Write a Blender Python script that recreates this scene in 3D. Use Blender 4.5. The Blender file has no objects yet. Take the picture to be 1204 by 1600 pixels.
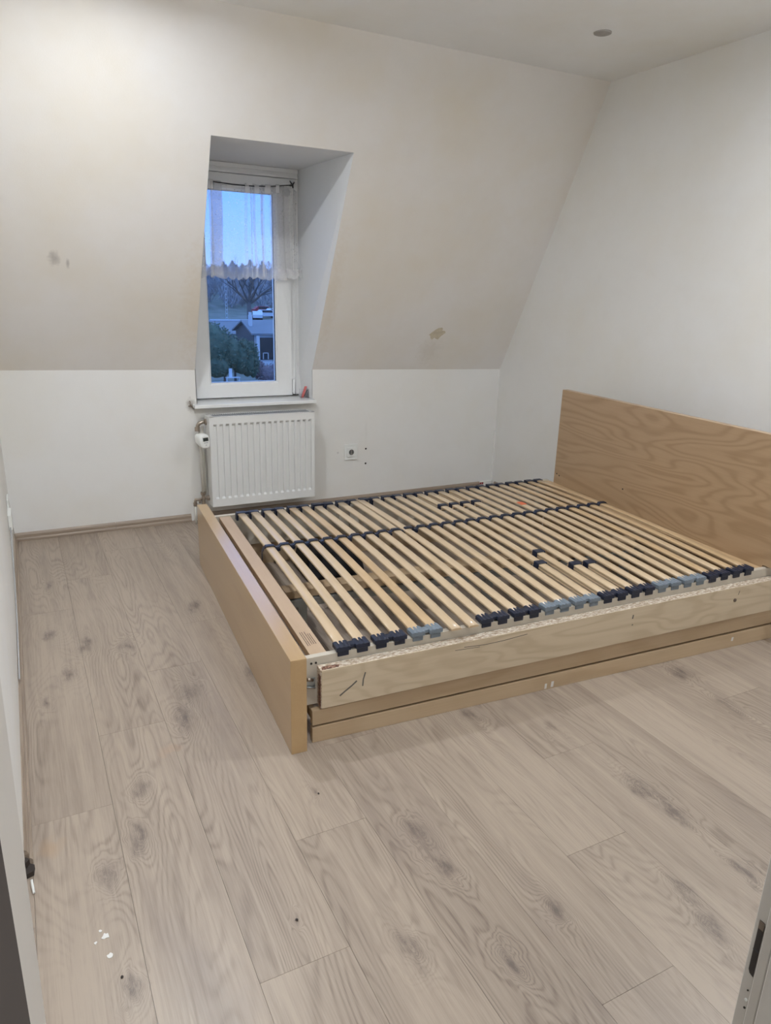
import bpy, bmesh, math, random
from mathutils import Vector, Matrix
random.seed(7)
D = bpy.data
COL = bpy.context.scene.collection
sc = bpy.context.scene
PI = math.pi

# ------------------------------------------------------------ camera
F_PX, YAW, PITCH, ROLL = 1107.86, 0.4800, 0.3026, 0.0287
CAM = Vector((-3.2423, -4.4304, 1.4533))
fwd = Vector((math.sin(YAW)*math.cos(PITCH), math.cos(YAW)*math.cos(PITCH), -math.sin(PITCH)))
rgt = Vector((math.cos(YAW), -math.sin(YAW), 0)); up = rgt.cross(fwd)
r2 = math.cos(ROLL)*rgt + math.sin(ROLL)*up; u2 = -math.sin(ROLL)*rgt + math.cos(ROLL)*up
cd = D.cameras.new('camera'); cam = D.objects.new('camera', cd); COL.objects.link(cam)
m = Matrix((r2, u2, -fwd)).transposed().to_4x4(); m.translation = CAM; cam.matrix_world = m
cd.sensor_fit = 'VERTICAL'; cd.sensor_height = 32.0; cd.lens = 32.0*F_PX/1600.0; cd.clip_start = 0.01; cd.clip_end = 1000
sc.camera = cam

# ------------------------------------------------------------ world, exposure
sc.view_settings.view_transform = 'Standard'; sc.view_settings.look = 'None'
sc.view_settings.gamma = 1.0; sc.view_settings.exposure = 0.08
sc.view_settings.use_curve_mapping = False
w = D.worlds.new('dusk_sky'); sc.world = w; w.use_nodes = True
nt = w.node_tree; nt.nodes.clear()
wo = nt.nodes.new('ShaderNodeOutputWorld'); bg = nt.nodes.new('ShaderNodeBackground')
tc = nt.nodes.new('ShaderNodeTexCoord'); sx = nt.nodes.new('ShaderNodeSeparateXYZ'); cr = nt.nodes.new('ShaderNodeValToRGB')
cr.color_ramp.elements[0].position = 0.0; cr.color_ramp.elements[0].color = (0.22, 0.37, 0.82, 1)
cr.color_ramp.elements[1].position = 0.6; cr.color_ramp.elements[1].color = (0.20, 0.40, 0.92, 1)
e = cr.color_ramp.elements.new(0.12); e.color = (0.11, 0.30, 0.92, 1)
nt.links.new(tc.outputs['Generated'], sx.inputs[0]); nt.links.new(sx.outputs['Z'], cr.inputs[0])
nt.links.new(cr.outputs[0], bg.inputs[0]); nt.links.new(bg.outputs[0], wo.inputs[0])
bg.inputs['Strength'].default_value = 2.15

def lamp(name, kind, loc, power, color, size=None, rot=(0, 0, 0), spot=None):
    l = D.lights.new(name, kind); l.energy = power; l.color = color
    if kind == 'AREA': l.size = size
    else: l.shadow_soft_size = size
    if spot: l.spot_size = spot[0]; l.spot_blend = spot[1]
    o = D.objects.new(name, l); o.location = loc; o.rotation_euler = rot; COL.objects.link(o); return o
WARM = (0.865, 0.925, 1.0)
def downlight(loc, power):
    o = lamp('spotlight_glow', 'AREA', loc, power, WARM, 0.07); o.data.shape = 'DISK'; o.data.spread = math.radians(175); return o
downlight((-2.76, -1.45, 2.625), 18)
downlight((-2.76, -3.15, 2.625), 19)  # fill lamp added out of view on the door side
downlight((-.61, -3.15, 2.625), 24)
lamp('corridor_fill_glow', 'AREA', (-2.75, -5.05, 2.25), 26, WARM, 0.6)  # unseen fill light added behind the camera to soften the bed's shadow

# ------------------------------------------------------------ helpers
def tag(o, label=None, cat=None, group=None, kind=None):
    if label: o['label'] = label
    if cat: o['category'] = cat
    if group: o['group'] = group
    if kind: o['kind'] = kind
    return o
def link(name, me, mt=None, parent=None):
    o = D.objects.new(name, me); COL.objects.link(o)
    if mt and not me.materials: me.materials.append(mt)
    if parent: o.parent = parent
    return o
def empty(name, loc=(0, 0, 0), rz=0, label=None, cat=None, group=None, kind=None):
    o = D.objects.new(name, None); COL.objects.link(o); o.location = loc; o.rotation_euler = (0, 0, rz)
    o.empty_display_size = 0.1
    return tag(o, label, cat, group, kind)
class MB:
    def __init__(s): s.bm = bmesh.new()
    def box(s, a, b, mi=0):
        x0, y0, z0 = a; x1, y1, z1 = b
        v = [s.bm.verts.new(p) for p in ((x0,y0,z0),(x1,y0,z0),(x1,y1,z0),(x0,y1,z0),(x0,y0,z1),(x1,y0,z1),(x1,y1,z1),(x0,y1,z1))]
        for f in ((0,3,2,1),(4,5,6,7),(0,1,5,4),(1,2,6,5),(2,3,7,6),(3,0,4,7)):
            s.bm.faces.new([v[i] for i in f]).material_index = mi
        return s
    def hexa(s, p, mi=0):      # 8 points, bottom ring then top ring
        v = [s.bm.verts.new(q) for q in p]
        for f in ((0,3,2,1),(4,5,6,7),(0,1,5,4),(1,2,6,5),(2,3,7,6),(3,0,4,7)):
            s.bm.faces.new([v[i] for i in f]).material_index = mi
        return s
    def prism(s, pts, vec, mi=0):
        a = [s.bm.verts.new(p) for p in pts]; b = [s.bm.verts.new(Vector(p)+Vector(vec)) for p in pts]
        n = len(pts)
        s.bm.faces.new(a[::-1]).material_index = mi; s.bm.faces.new(b).material_index = mi
        for i in range(n): s.bm.faces.new((a[i], a[(i+1) % n], b[(i+1) % n], b[i])).material_index = mi
        return s
    def tube(s, pts, r, n=10, cap=True, mi=0, sm=True):
        P = [Vector(p) for p in pts]; R = r if isinstance(r, (list, tuple)) else [r]*len(P)
        rings = []; prev = None
        for i, p in enumerate(P):
            t = (P[min(i+1, len(P)-1)]-P[max(i-1, 0)]).normalized()
            if prev is None: prev = t.orthogonal().normalized()
            a = (prev - t*prev.dot(t)).normalized(); prev = a; b = t.cross(a)
            rings.append([s.bm.verts.new(p+R[i]*(math.cos(2*PI*k/n)*a+math.sin(2*PI*k/n)*b)) for k in range(n)])
        for i in range(len(rings)-1):
            for k in range(n):
                f = s.bm.faces.new((rings[i][k], rings[i][(k+1) % n], rings[i+1][(k+1) % n], rings[i+1][k])); f.smooth = sm; f.material_index = mi
        if cap:
            s.bm.faces.new(rings[0][::-1]).material_index = mi; s.bm.faces.new(rings[-1]).material_index = mi
        return s
    def cyl(s, a, b, r, n=16, mi=0): return s.tube([a, b], r, n, True, mi)
    def blob(s, c, rad, sub=2, jit=0.0, mi=0):
        r = bmesh.ops.create_icosphere(s.bm, subdivisions=sub, radius=1.0)
        for v in r['verts']:
            k = 1+random.uniform(-jit, jit)
            v.co = Vector((v.co.x*rad[0]*k+c[0], v.co.y*rad[1]*k+c[1], v.co.z*rad[2]*k+c[2]))
            for f in v.link_faces: f.smooth = jit < .05; f.material_index = mi
        return s
    def mesh(s, name, bevel=0, seg=2, weld=False):
        if weld: bmesh.ops.remove_doubles(s.bm, verts=s.bm.verts, dist=1e-5)
        bmesh.ops.recalc_face_normals(s.bm, faces=s.bm.faces)
        if bevel: bmesh.ops.bevel(s.bm, geom=list(s.bm.edges), offset=bevel, segments=seg, profile=.5, affect='EDGES', clamp_overlap=True)
        me = D.meshes.new(name); s.bm.to_mesh(me); s.bm.free(); return me
    def build(s, name, mt, parent=None, bevel=0, seg=2):
        me = s.mesh(name, bevel, seg)
        for q in (mt if isinstance(mt, (list, tuple)) else [mt]): me.materials.append(q)
        return link(name, me, None, parent)

# ------------------------------------------------------------ materials
class NT:
    def __init__(s, name):
        s.m = D.materials.new(name); s.m.use_nodes = True; s.t = s.m.node_tree
        s.b = s.t.nodes['Principled BSDF']; s.pos = None
    def n(s, t, **k):
        q = s.t.nodes.new(t)
        for a, b in k.items(): setattr(q, a, b)
        return q
    def l(s, a, b): s.t.links.new(a, b)
    def set(s, sock, v):
        if isinstance(v, (int, float, tuple, list)): sock.default_value = v
        else: s.l(v, sock)
    def coord(s, kind='Object'):
        if kind == 'World': return s.n('ShaderNodeNewGeometry').outputs['Position']
        return s.n('ShaderNodeTexCoord').outputs[kind]
    def mapv(s, v, scale=(1, 1, 1), loc=(0, 0, 0), rot=(0, 0, 0)):
        q = s.n('ShaderNodeMapping'); s.l(v, q.inputs[0]); q.inputs['Scale'].default_value = scale
        q.inputs['Location'].default_value = loc; q.inputs['Rotation'].default_value = rot; return q.outputs[0]
    def noise(s, v, scale=5, detail=2, rough=.5, dist=0):
        q = s.n('ShaderNodeTexNoise'); s.l(v, q.inputs['Vector']); q.inputs['Scale'].default_value = scale
        q.inputs['Detail'].default_value = detail; q.inputs['Roughness'].default_value = rough; q.inputs['Distortion'].default_value = dist
        return q.outputs[0]
    def math(s, op, a, b=0.0, c=0.0, clamp=False):
        q = s.n('ShaderNodeMath', operation=op); q.use_clamp = clamp
        s.set(q.inputs[0], a); s.set(q.inputs[1], b)
        if op in ('MULTIPLY_ADD', 'SMOOTH_MIN', 'SMOOTH_MAX'): s.set(q.inputs[2], c)
        return q.outputs[0]
    def ramp(s, v, stops, interp='LINEAR'):
        q = s.n('ShaderNodeValToRGB'); s.l(v, q.inputs[0]); r = q.color_ramp; r.interpolation = interp
        while len(r.elements) < len(stops): r.elements.new(0.5)
        for e_, (p, c) in zip(r.elements, stops):
            e_.position = p; e_.color = (c, c, c, 1) if isinstance(c, (int, float)) else (*c, 1)
        return q.outputs[0]
    def mix(s, f, a, b, mode='MIX'):
        q = s.n('ShaderNodeMix', data_type='RGBA', blend_type=mode); s.set(q.inputs[0], f)
        for i, x in ((6, a), (7, b)): s.set(q.inputs[i], (*x, 1) if isinstance(x, tuple) and len(x) == 3 else x)
        return q.outputs[2]
    def bump(s, h, strength=.3, dist=.002):
        q = s.n('ShaderNodeBump'); q.inputs['Strength'].default_value = strength; q.inputs['Distance'].default_value = dist
        s.l(h, q.inputs['Height']); s.l(q.outputs[0], s.b.inputs['Normal'])
    def done(s, col, rough=.5, metal=0):
        s.set(s.b.inputs['Base Color'], (*col, 1) if isinstance(col, tuple) else col)
        s.set(s.b.inputs['Roughness'], rough); s.b.inputs['Metallic'].default_value = metal
        return s.m

def plain(name, col, rough=.5, metal=0, var=.06, scale=30):
    k = NT(name); n_ = k.noise(k.coord(), scale, 3)
    c = k.mix(n_, tuple(x*(1-var) for x in col), tuple(min(1, x*(1+var)) for x in col))
    return k.done(c, rough, metal)

def wall_mat(name, base, stain=(), dirt=.5):
    k = NT(name); P = k.coord('World')
    n1 = k.noise(P, 1.6, 4, .6); n2 = k.noise(P, 7, 5, .65)
    yel = tuple(b*f for b, f in zip(base, (.95, .91, .82)))
    c = k.mix(k.ramp(n1, [(.42, 0.0), (.72, dirt)]), base, yel)
    c = k.mix(k.ramp(n2, [(.5, 0.0), (.85, .35)]), c, tuple(b*.92 for b in base))
    for (x, y, z, rx, ry, rz, col, amt) in stain:
        mp = k.n('ShaderNodeVectorMath', operation='SUBTRACT'); k.l(P, mp.inputs[0]); mp.inputs[1].default_value = (x, y, z)
        dv = k.n('ShaderNodeVectorMath', operation='DIVIDE'); k.l(mp.outputs[0], dv.inputs[0]); dv.inputs[1].default_value = (rx, ry, rz)
        ln = k.n('ShaderNodeVectorMath', operation='LENGTH'); k.l(dv.outputs[0], ln.inputs[0])
        d = k.math('ADD', ln.outputs['Value'], k.math('MULTIPLY', k.math('SUBTRACT', k.noise(P, 40, 3), .5), 1.2))
        c = k.mix(k.ramp(d, [(.2, amt), (1.0, 0.0)]), c, col)
    k.bump(k.math('ADD', k.noise(P, 160, 3), k.math('MULTIPLY', k.noise(P, 12, 3), 1.2)), .14, .002)
    k.b.inputs['Specular IOR Level'].default_value = .15
    return k.done(c, .9)

def wood(name, light, dark, axis='y', ring=14, freq=1.0, rough=.45, fine=1.0, coat=0.0, contrast=.8, perobj=True, asp=.25):
    """veneer with cathedral rings; grain runs along axis"""
    k = NT(name); P = k.coord('Object')
    if perobj:
        oi = k.n('ShaderNodeObjectInfo'); cb = k.n('ShaderNodeCombineXYZ')
        r_ = k.math('MULTIPLY', oi.outputs['Random'], 37.0); k.l(r_, cb.inputs[0]); k.l(r_, cb.inputs[1]); k.l(r_, cb.inputs[2])
        ad = k.n('ShaderNodeVectorMath', operation='ADD'); k.l(P, ad.inputs[0]); k.l(cb.outputs[0], ad.inputs[1]); P = ad.outputs[0]
    i = 'xyz'.index(axis)
    s1 = [3.2*freq]*3; s1[i] = 3.2*asp*freq
    s2 = [150*fine]*3; s2[i] = 4*fine
    A = k.mapv(P, tuple(s1)); n1 = k.noise(A, 1.0, 2, .5, .4)
    ringv = k.math('SINE', k.math('MULTIPLY', n1, ring*6.283))
    rr = k.ramp(k.math('MULTIPLY_ADD', ringv, .5, .5), [(0.0, .0), (.6, .25), (1.0, 1.0)])
    n2 = k.noise(k.mapv(P, tuple(s2)), 1.0, 3, .6)
    f = k.math('ADD', k.math('MULTIPLY', rr, .62*contrast), k.math('MULTIPLY', n2, .5), clamp=True)
    c = k.mix(f, light, dark)
    n3 = k.noise(P, 2.2, 3)
    c = k.mix(k.ramp(n3, [(.35, 0.0), (.7, .3)]), c, tuple(x*.86 for x in light))
    k.bump(n2, .08, .001)
    if coat: k.b.inputs['Coat Weight'].default_value = coat; k.b.inputs['Coat Roughness'].default_value = .16
    return k.done(c, rough)

M = {}
M['wall'] = wall_mat('white_wall_paint', (.82, .805, .775), [(-2.31, 0, .745, .035, .05, .05, (.30, .26, .22), .7), (-1.32, 0, .37, .012, .05, .01, (.45, .43, .41), .6), (-1.11, 0, .52, .015, .05, .10, (.68, .66, .63), .22)])
M['slope'] = wall_mat('sloped_wall_paint', (.79, .755, .715), [(-3.01, -.314, 1.558, .035, .05, .05, (.42, .38, .34), .7), (-2.95, -.30, 1.54, .012, .05, .03, (.40, .36, .32), .7),
   (-2.3, -.20, 1.3, .10, .5, .42, (.66, .56, .42), .38), (-1.48, -.25, 1.4, .07, .5, .5, (.66, .56, .42), .34), (-.66, -.06, 1.06, .12, .2, .12, (.62, .56, .48), .4)], .8)
M['ceiling'] = wall_mat('ceiling_paint', (.84, .83, .81), (), .6)
M['reveal'] = wall_mat('reveal_paint', (.78, .78, .77), (), .2)
M['frame'] = plain('white_window_plastic', (.80, .80, .79), .28, var=.02)
M['sill'] = plain('white_sill_board', (.82, .82, .80), .25, var=.02)
M['radiator'] = plain('white_radiator_enamel', (.80, .795, .77), .3, var=.015)
M['dark_slot'] = plain('dark_gap', (.03, .03, .03), .8)
M['grille'] = plain('grey_grille_metal', (.42, .43, .45), .4, .2)
M['pipe'] = plain('cream_painted_pipe', (.72, .69, .62), .4)
M['chrome'] = plain('tarnished_brass', (.42, .36, .30), .32, .9, var=.3, scale=60)
M['plastic_white'] = plain('white_plastic', (.82, .82, .78), .35, var=.02)
M['lcd'] = plain('dark_display', (.045, .055, .05), .2)
M['grey_key'] = plain('grey_button', (.45, .45, .45), .4)
M['navy'] = plain('navy_rubber_plastic', (.011, .016, .036), .42, var=.25)
M['grey_cap'] = plain('grey_plastic', (.17, .205, .24), .42, var=.1)
M['slat'] = wood('birch_slat_wood', (.66, .50, .325), (.50, .35, .20), 'y', 5, 1.0, .42, .7, .35, .5)
M['slat_warm'] = wood('warm_birch_slat_wood', (.64, .45, .26), (.46, .30, .15), 'y', 5, 1.0, .42, .7, .35, .6)
M['veneer'] = wood('birch_veneer_headboard', (.50, .345, .205), (.33, .205, .105), 'y', 17, 1.5, .38, .8, .15, .75, asp=.13)
M['veneer_foot'] = wood('birch_veneer_footboard', (.52, .35, .175), (.42, .26, .12), 'y', 4, .8, .33, .6, .7, .4)
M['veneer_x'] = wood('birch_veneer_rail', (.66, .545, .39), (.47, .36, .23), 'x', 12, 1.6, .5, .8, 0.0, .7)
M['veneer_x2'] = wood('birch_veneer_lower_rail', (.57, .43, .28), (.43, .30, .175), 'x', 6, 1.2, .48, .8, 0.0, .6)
M['endwood'] = wood('pale_pine_board', (.56, .405, .275), (.45, .31, .19), 'y', 6, 1.2, .5, .7, 0.0, .5)
M['beamwood'] = wood('pine_beam', (.52, .38, .24), (.36, .235, .12), 'x', 6, 1.2, .55, .7, 0.0, .6)
M['rail_white'] = plain('cream_foil_rail', (.57, .51, .42), .4, var=.05)
M['steel'] = plain('galvanised_steel', (.42, .45, .45), .35, .8)
M['black_cloth'] = plain('black_plastic_sheet', (.012, .012, .016), .6)
M['ink'] = plain('black_print', (.03, .028, .03), .6)
M['orange'] = plain('orange_sticker', (.72, .16, .06), .5)
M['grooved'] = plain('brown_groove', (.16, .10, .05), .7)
M['broken'] = None
k = NT('chipboard_edge'); P = k.coord('Object'); v1 = k.noise(k.mapv(P, (60, 200, 200)), 1, 3, .7)
M['chip'] = k.done(k.ramp(v1, [(.36, (.26, .17, .11)), (.5, (.52, .42, .31)), (.64, (.78, .72, .63))]), .8)
k = NT('dark_chipped_edge'); P = k.coord('Object'); v1 = k.noise(P, 160, 4, .7)
M['broken'] = k.done(k.ramp(v1, [(.38, (.05, .022, .014)), (.55, (.20, .095, .06)), (.7, (.48, .33, .24))]), .85)
k = NT('plaster_patch'); P = k.coord('Object'); v1 = k.noise(P, 30, 4, .6)
M['patch'] = k.done(k.ramp(v1, [(.3, (.50, .43, .32)), (.7, (.64, .56, .42))]), .8); 
M['door'] = plain('light_grey_door_lacquer', (.60, .575, .53), .38, var=.02)
M['jamb'] = plain('white_jamb_lacquer', (.56, .52, .47), .35, var=.03)
M['seal_and_gap'] = plain('dark_brown_seal_and_gap', (.035, .026, .022), .7)
M['hole'] = plain('dark_screw_hole', (.035, .025, .02), .8)
M['brass_dark'] = plain('strike_metal', (.22, .18, .15), .3, .9)
M['pink'] = plain('pink_plastic', (.62, .16, .15), .3)
M['red'] = plain('dark_red_mark', (.28, .02, .03), .5)
k = NT('clear_plastic'); k.b.inputs['Transmission Weight'].default_value = .95; k.b.inputs['IOR'].default_value = 1.25; M['clear'] = k.done((.95, .92, .96), .08)
k = NT('lamp_glass'); k.b.inputs['Emission Color'].default_value = (1, .9, .78, 1); k.b.inputs['Emission Strength'].default_value = 6; M['lamp_on'] = k.done((.9, .9, .9), .3)
M['lamp_off'] = plain('unlit_lamp_glass', (.30, .28, .26), .2)
M['metal_ring'] = plain('brushed_ring', (.42, .40, .38), .3, .7)
k = NT('window_glass'); gl = k.n('ShaderNodeBsdfGlass'); gl.inputs['IOR'].default_value = 1.02; gl.inputs['Roughness'].default_value = 0
tr = k.n('ShaderNodeBsdfTransparent'); tr.inputs[0].default_value = (.97, .98, .98, 1); gs = k.n('ShaderNodeBsdfGlossy'); gs.inputs['Roughness'].default_value = .02
fr = k.n('ShaderNodeFresnel'); fr.inputs[0].default_value = 1.25; mx = k.n('ShaderNodeMixShader'); k.l(fr.outputs[0], mx.inputs[0]); k.l(tr.outputs[0], mx.inputs[1]); k.l(gs.outputs[0], mx.inputs[2])
k.l(mx.outputs[0], k.t.nodes['Material Output'].inputs[0]); M['glass'] = k.m; k.t.nodes.remove(gl)
# sheer curtain
k = NT('sheer_lace_fabric'); P = k.coord('Object')
df = k.n('ShaderNodeBsdfDiffuse'); df.inputs[0].default_value = (.93, .92, .92, 1); tl = k.n('ShaderNodeBsdfTranslucent'); tl.inputs[0].default_value = (.93, .92, .93, 1)
m1 = k.n('ShaderNodeMixShader'); m1.inputs[0].default_value = .18; k.l(df.outputs[0], m1.inputs[1]); k.l(tl.outputs[0], m1.inputs[2])
tp = k.n('ShaderNodeBsdfTransparent'); m2 = k.n('ShaderNodeMixShader')
vor = k.n('ShaderNodeTexVoronoi'); vor.inputs['Scale'].default_value = 60; k.l(P, vor.inputs['Vector'])
lace = k.ramp(vor.outputs['Distance'], [(.15, .05), (.35, 0.0)])
sz = k.n('ShaderNodeSeparateXYZ'); k.l(P, sz.inputs[0])
hem = k.ramp(k.math('MULTIPLY', k.math('SUBTRACT', sz.outputs['Z'], 1.49), 10.0), [(.0, .30), (.55, .10), (.9, 0.0)])
weave = k.math('MULTIPLY', k.noise(P, 500, 1), .12)
k.l(k.math('ADD', k.math('ADD', k.math('ADD', lace, hem), weave), .16, clamp=True), m2.inputs[0])
k.l(tp.outputs[0], m2.inputs[1]); k.l(m1.outputs[0], m2.inputs[2]); k.l(m2.outputs[0], k.t.nodes['Material Output'].inputs[0]); M['curtain'] = k.m
M['tab'] = k.m.copy(); M['tab'].name = 'dense_lace_tab'
for n_ in M['tab'].node_tree.nodes:
    if n_.type == 'MATH' and n_.use_clamp: n_.inputs[1].default_value = .62

# laminate
KN = [(-3.11,-1.48,.05),(-2.96,-1.58,.05),(-2.85,-2.19,.06),(-2.80,-2.03,.05),(-3.09,-2.72,.05),(-3.18,-2.82,.045),(-3.17,-3.17,.035),(-3.05,-2.52,.03),
      (-1.94,-2.63,.06),(-1.71,-2.80,.03),(-.97,-2.70,.05),(-1.01,-2.97,.05),(-2.39,-3.03,.05),(-2.37,-3.17,.04),(-2.39,-3.48,.04),(-2.20,-3.41,.035),
      (-2.58,-3.35,.05),(-1.87,-3.50,.035),(-1.66,-3.16,.05),(-1.66,-3.30,.05),(-1.67,-3.53,.05),(-1.89,-3.61,.035),(-2.58,-2.75,.018),(-2.79,-3.16,.012),
      (-3.22,-.77,.035),(-3.24,-1.33,.04),(-2.55,-2.0,.045),(-2.62,-1.30,.04),(-3.28,-1.9,.03),(-3.2,-1.72,.045)]
k = NT('oak_laminate'); P = k.coord('World')
oi = k.n('ShaderNodeObjectInfo'); cb = k.n('ShaderNodeCombineXYZ')
for j, mul in enumerate((41.0, 17.0, 5.0)): k.l(k.math('MULTIPLY', oi.outputs['Random'], mul), cb.inputs[j])
ad = k.n('ShaderNodeVectorMath', operation='ADD'); k.l(P, ad.inputs[0]); k.l(cb.outputs[0], ad.inputs[1]); Q = ad.outputs[0]
kn = None; core = None
sp = k.n('ShaderNodeSeparateXYZ'); k.l(P, sp.inputs[0])
wob = k.math('MULTIPLY', k.math('SUBTRACT', k.noise(k.mapv(P, (9, 5, 9)), 1, 3, .6), .5), .12)
xw = k.math('ADD', sp.outputs['X'], wob); yw = k.math('ADD', sp.outputs['Y'], k.math('MULTIPLY', wob, 1.5))
for (x, y, r) in KN:
    dx = k.math('DIVIDE', k.math('SUBTRACT', xw, x), r*.85); dy = k.math('DIVIDE', k.math('SUBTRACT', yw, y), r*1.75)
    d2 = k.math('ADD', k.math('MULTIPLY', dx, dx), k.math('MULTIPLY', dy, dy))
    g = k.math('DIVIDE', 1.0, k.math('ADD', d2, 1.0)); g = k.math('MULTIPLY', g, g)
    kn = g if kn is None else k.math('ADD', kn, g)
n1 = k.noise(k.mapv(Q, (4.2, .62, 1)), 1, 2, .5, .2)
fine = k.noise(k.mapv(Q, (260, 7, 1)), 1, 4, .65)
field = k.math('ADD', n1, k.math('MULTIPLY', kn, .26))
field = k.math('ADD', field, k.math('MULTIPLY', k.noise(k.mapv(Q, (40, 7, 1)), 1, 2), .018))
ringv = k.math('MULTIPLY_ADD', k.math('SINE', k.math('MULTIPLY', field, 260.0)), .5, .5)
mask = k.ramp(k.noise(k.mapv(Q, (5.0, .9, 1), (3, 1, 7)), 1, 3), [(.40, .05), (.62, 1.0)])
mask = k.math('ADD', mask, k.math('MULTIPLY', kn, 1.2), clamp=True)
rings = k.math('MULTIPLY', k.math('POWER', ringv, 2.5), k.math('MULTIPLY', mask, k.math('MULTIPLY_ADD', fine, 1.6, .1)))
med = k.noise(k.mapv(Q, (22, .9, 1)), 1, 5, .65)
broad = k.noise(k.mapv(Q, (3.0, .8, 1), (2, 5, 1)), 1, 2)
f = k.math('ADD', k.math('MULTIPLY', rings, .42), k.math('MULTIPLY', k.math('SUBTRACT', fine, .5), .85))
f = k.math('ADD', f, k.math('MULTIPLY', k.math('SUBTRACT', med, .45), 1.25))
f = k.math('ADD', f, k.math('MULTIPLY', k.math('SUBTRACT', broad, .5), .7))
f = k.math('ADD', f, k.math('MULTIPLY', k.math('SUBTRACT', oi.outputs['Random'], .5), .22))
c = k.mix(k.math('ADD', f, .16, clamp=True), (.415, .335, .262), (.20, .152, .12))
smudge = k.ramp(k.noise(k.mapv(Q, (5, 1.6, 1), (9, 9, 2)), 1, 4, .6), [(.58, 0.0), (.78, .55)])
c = k.mix(smudge, c, (.25, .195, .165))
kcore = k.ramp(k.math('MULTIPLY', kn, k.math('MULTIPLY_ADD', k.noise(k.mapv(P, (55, 16, 1)), 1, 5, .75), 2.6, -.55)), [(.26, 0.0), (.95, .8)])
c = k.mix(kcore, c, (.13, .10, .088))
for (x, y, rx, ry, col, amt) in [(-3.30, -2.65, .035, .05, (.42, .27, .15), .38), (-2.93, -2.36, .05, .03, (.45, .30, .20), .3)]:
    dx = k.math('DIVIDE', k.math('SUBTRACT', xw, x), rx); dy = k.math('DIVIDE', k.math('SUBTRACT', yw, y), ry)
    d2 = k.math('ADD', k.math('MULTIPLY', dx, dx), k.math('MULTIPLY', dy, dy))
    c = k.mix(k.ramp(d2, [(.1, amt), (1.0, 0.0)]), c, col)
k.bump(fine, .07, .001)
M['floor'] = k.done(c, k.math('MULTIPLY_ADD', fine, .14, .30))
M['subfloor'] = plain('brown_underlay', (.3, .24, .19), .9)
k = NT('oak_skirting'); P = k.coord('World')
ii = k.noise(k.mapv(P, (2.5, 2.5, 160)), 1, 4, .6)
M['skirt'] = k.done(k.ramp(ii, [(.3, (.43, .345, .265)), (.7, (.24, .18, .135))]), .4)
M['caulk'] = plain('white_caulk', (.74, .72, .68), .5)

# ------------------------------------------------------------ room shell
W = 3.365; KL, KR = .982, .912; CZ = 2.638; S = .868; YF = -4.096; T = .25
def kz(x): return KR+(KL-KR)*(-x/W)
RX0, RX1, RZT, RY = -2.272, -1.51, 2.151, -.618      # window recess
def slope_y(x, z): return -S*(z-kz(x))/(CZ-kz(x))

floor = empty('floor', kind='structure')
MB().box((-W-.9, -6.2, -.05), (.0, .0, -.008)).build('underlay', M['subfloor'], floor)
PW, PL = .215, 1.453
shared = {}
for c_ in range(-1, 17):
    x0 = -3.349+PW*c_; x1 = x0+PW
    if c_ == -1: x0 = -W
    x1 = min(x1, 0)
    if x1-x0 < .01: continue
    j = -2.92-.3625*(7-c_)
    while j > 0: j -= PL
    while j+PL < 0: j += PL
    y1 = 0.0; y0 = j
    while y1 > -4.35:
        key = (round(x1-x0, 4), round(y1-y0, 4))
        if key not in shared:
            w_, l_ = key; g = .00005; b = .0003
            q = MB(); q.hexa([(g, g, -.008), (w_-g, g, -.008), (w_-g, l_-g, -.008), (g, l_-g, -.008),
                              (g+b, g+b, 0), (w_-g-b, g+b, 0), (w_-g-b, l_-g-b, 0), (g+b, l_-g-b, 0)])
            me = q.mesh('plank'); me.materials.append(M['floor']); shared[key] = me
        o = link('plank', shared[key], None, floor); o.location = (x0, y0, 0)
        y1 = y0; y0 -= PL

# back wall (knee wall) with window recess
bw = empty('wall_back', kind='structure')
q = MB()
def quadprism(pts, vec): q.prism(pts, vec)
q.prism([(-W-.2, 0, -.05), (RX0, 0, -.05), (RX0, 0, kz(RX0)), (-W-.2, 0, kz(-W-.2))], (0, T, 0))
q.prism([(RX1, 0, -.05), (.2, 0, -.05), (.2, 0, kz(.2)), (RX1, 0, kz(RX1))], (0, T, 0))
q.box((RX0, 0, -.05), (RX1, T, .731))
q.build('knee_wall', M['wall'], bw)
# sloped wall as thick slab around the recess
sl = empty('wall_slope', kind='structure'); q = MB()
def sp_(x, z): return Vector((x, slope_y(x, z), z))
th_ = Vector((0, .16, .10))
def slab(a, b, c2, d): q.prism([a, b, c2, d], th_)
ztop = CZ+.0
slab(sp_(-W-.2, kz(-W-.2)), sp_(RX0, kz(RX0)), sp_(RX0, CZ), sp_(-W-.2, CZ))
slab(sp_(RX1, kz(RX1)), sp_(.2, kz(.2)), sp_(.2, CZ), sp_(RX1, CZ))
slab(Vector((RX0, slope_y(RX0, RZT), RZT)), Vector((RX1, slope_y(RX1, RZT), RZT)), sp_(RX1, CZ), sp_(RX0, CZ))
q.build('sloped_panel', M['slope'], sl)
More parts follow.
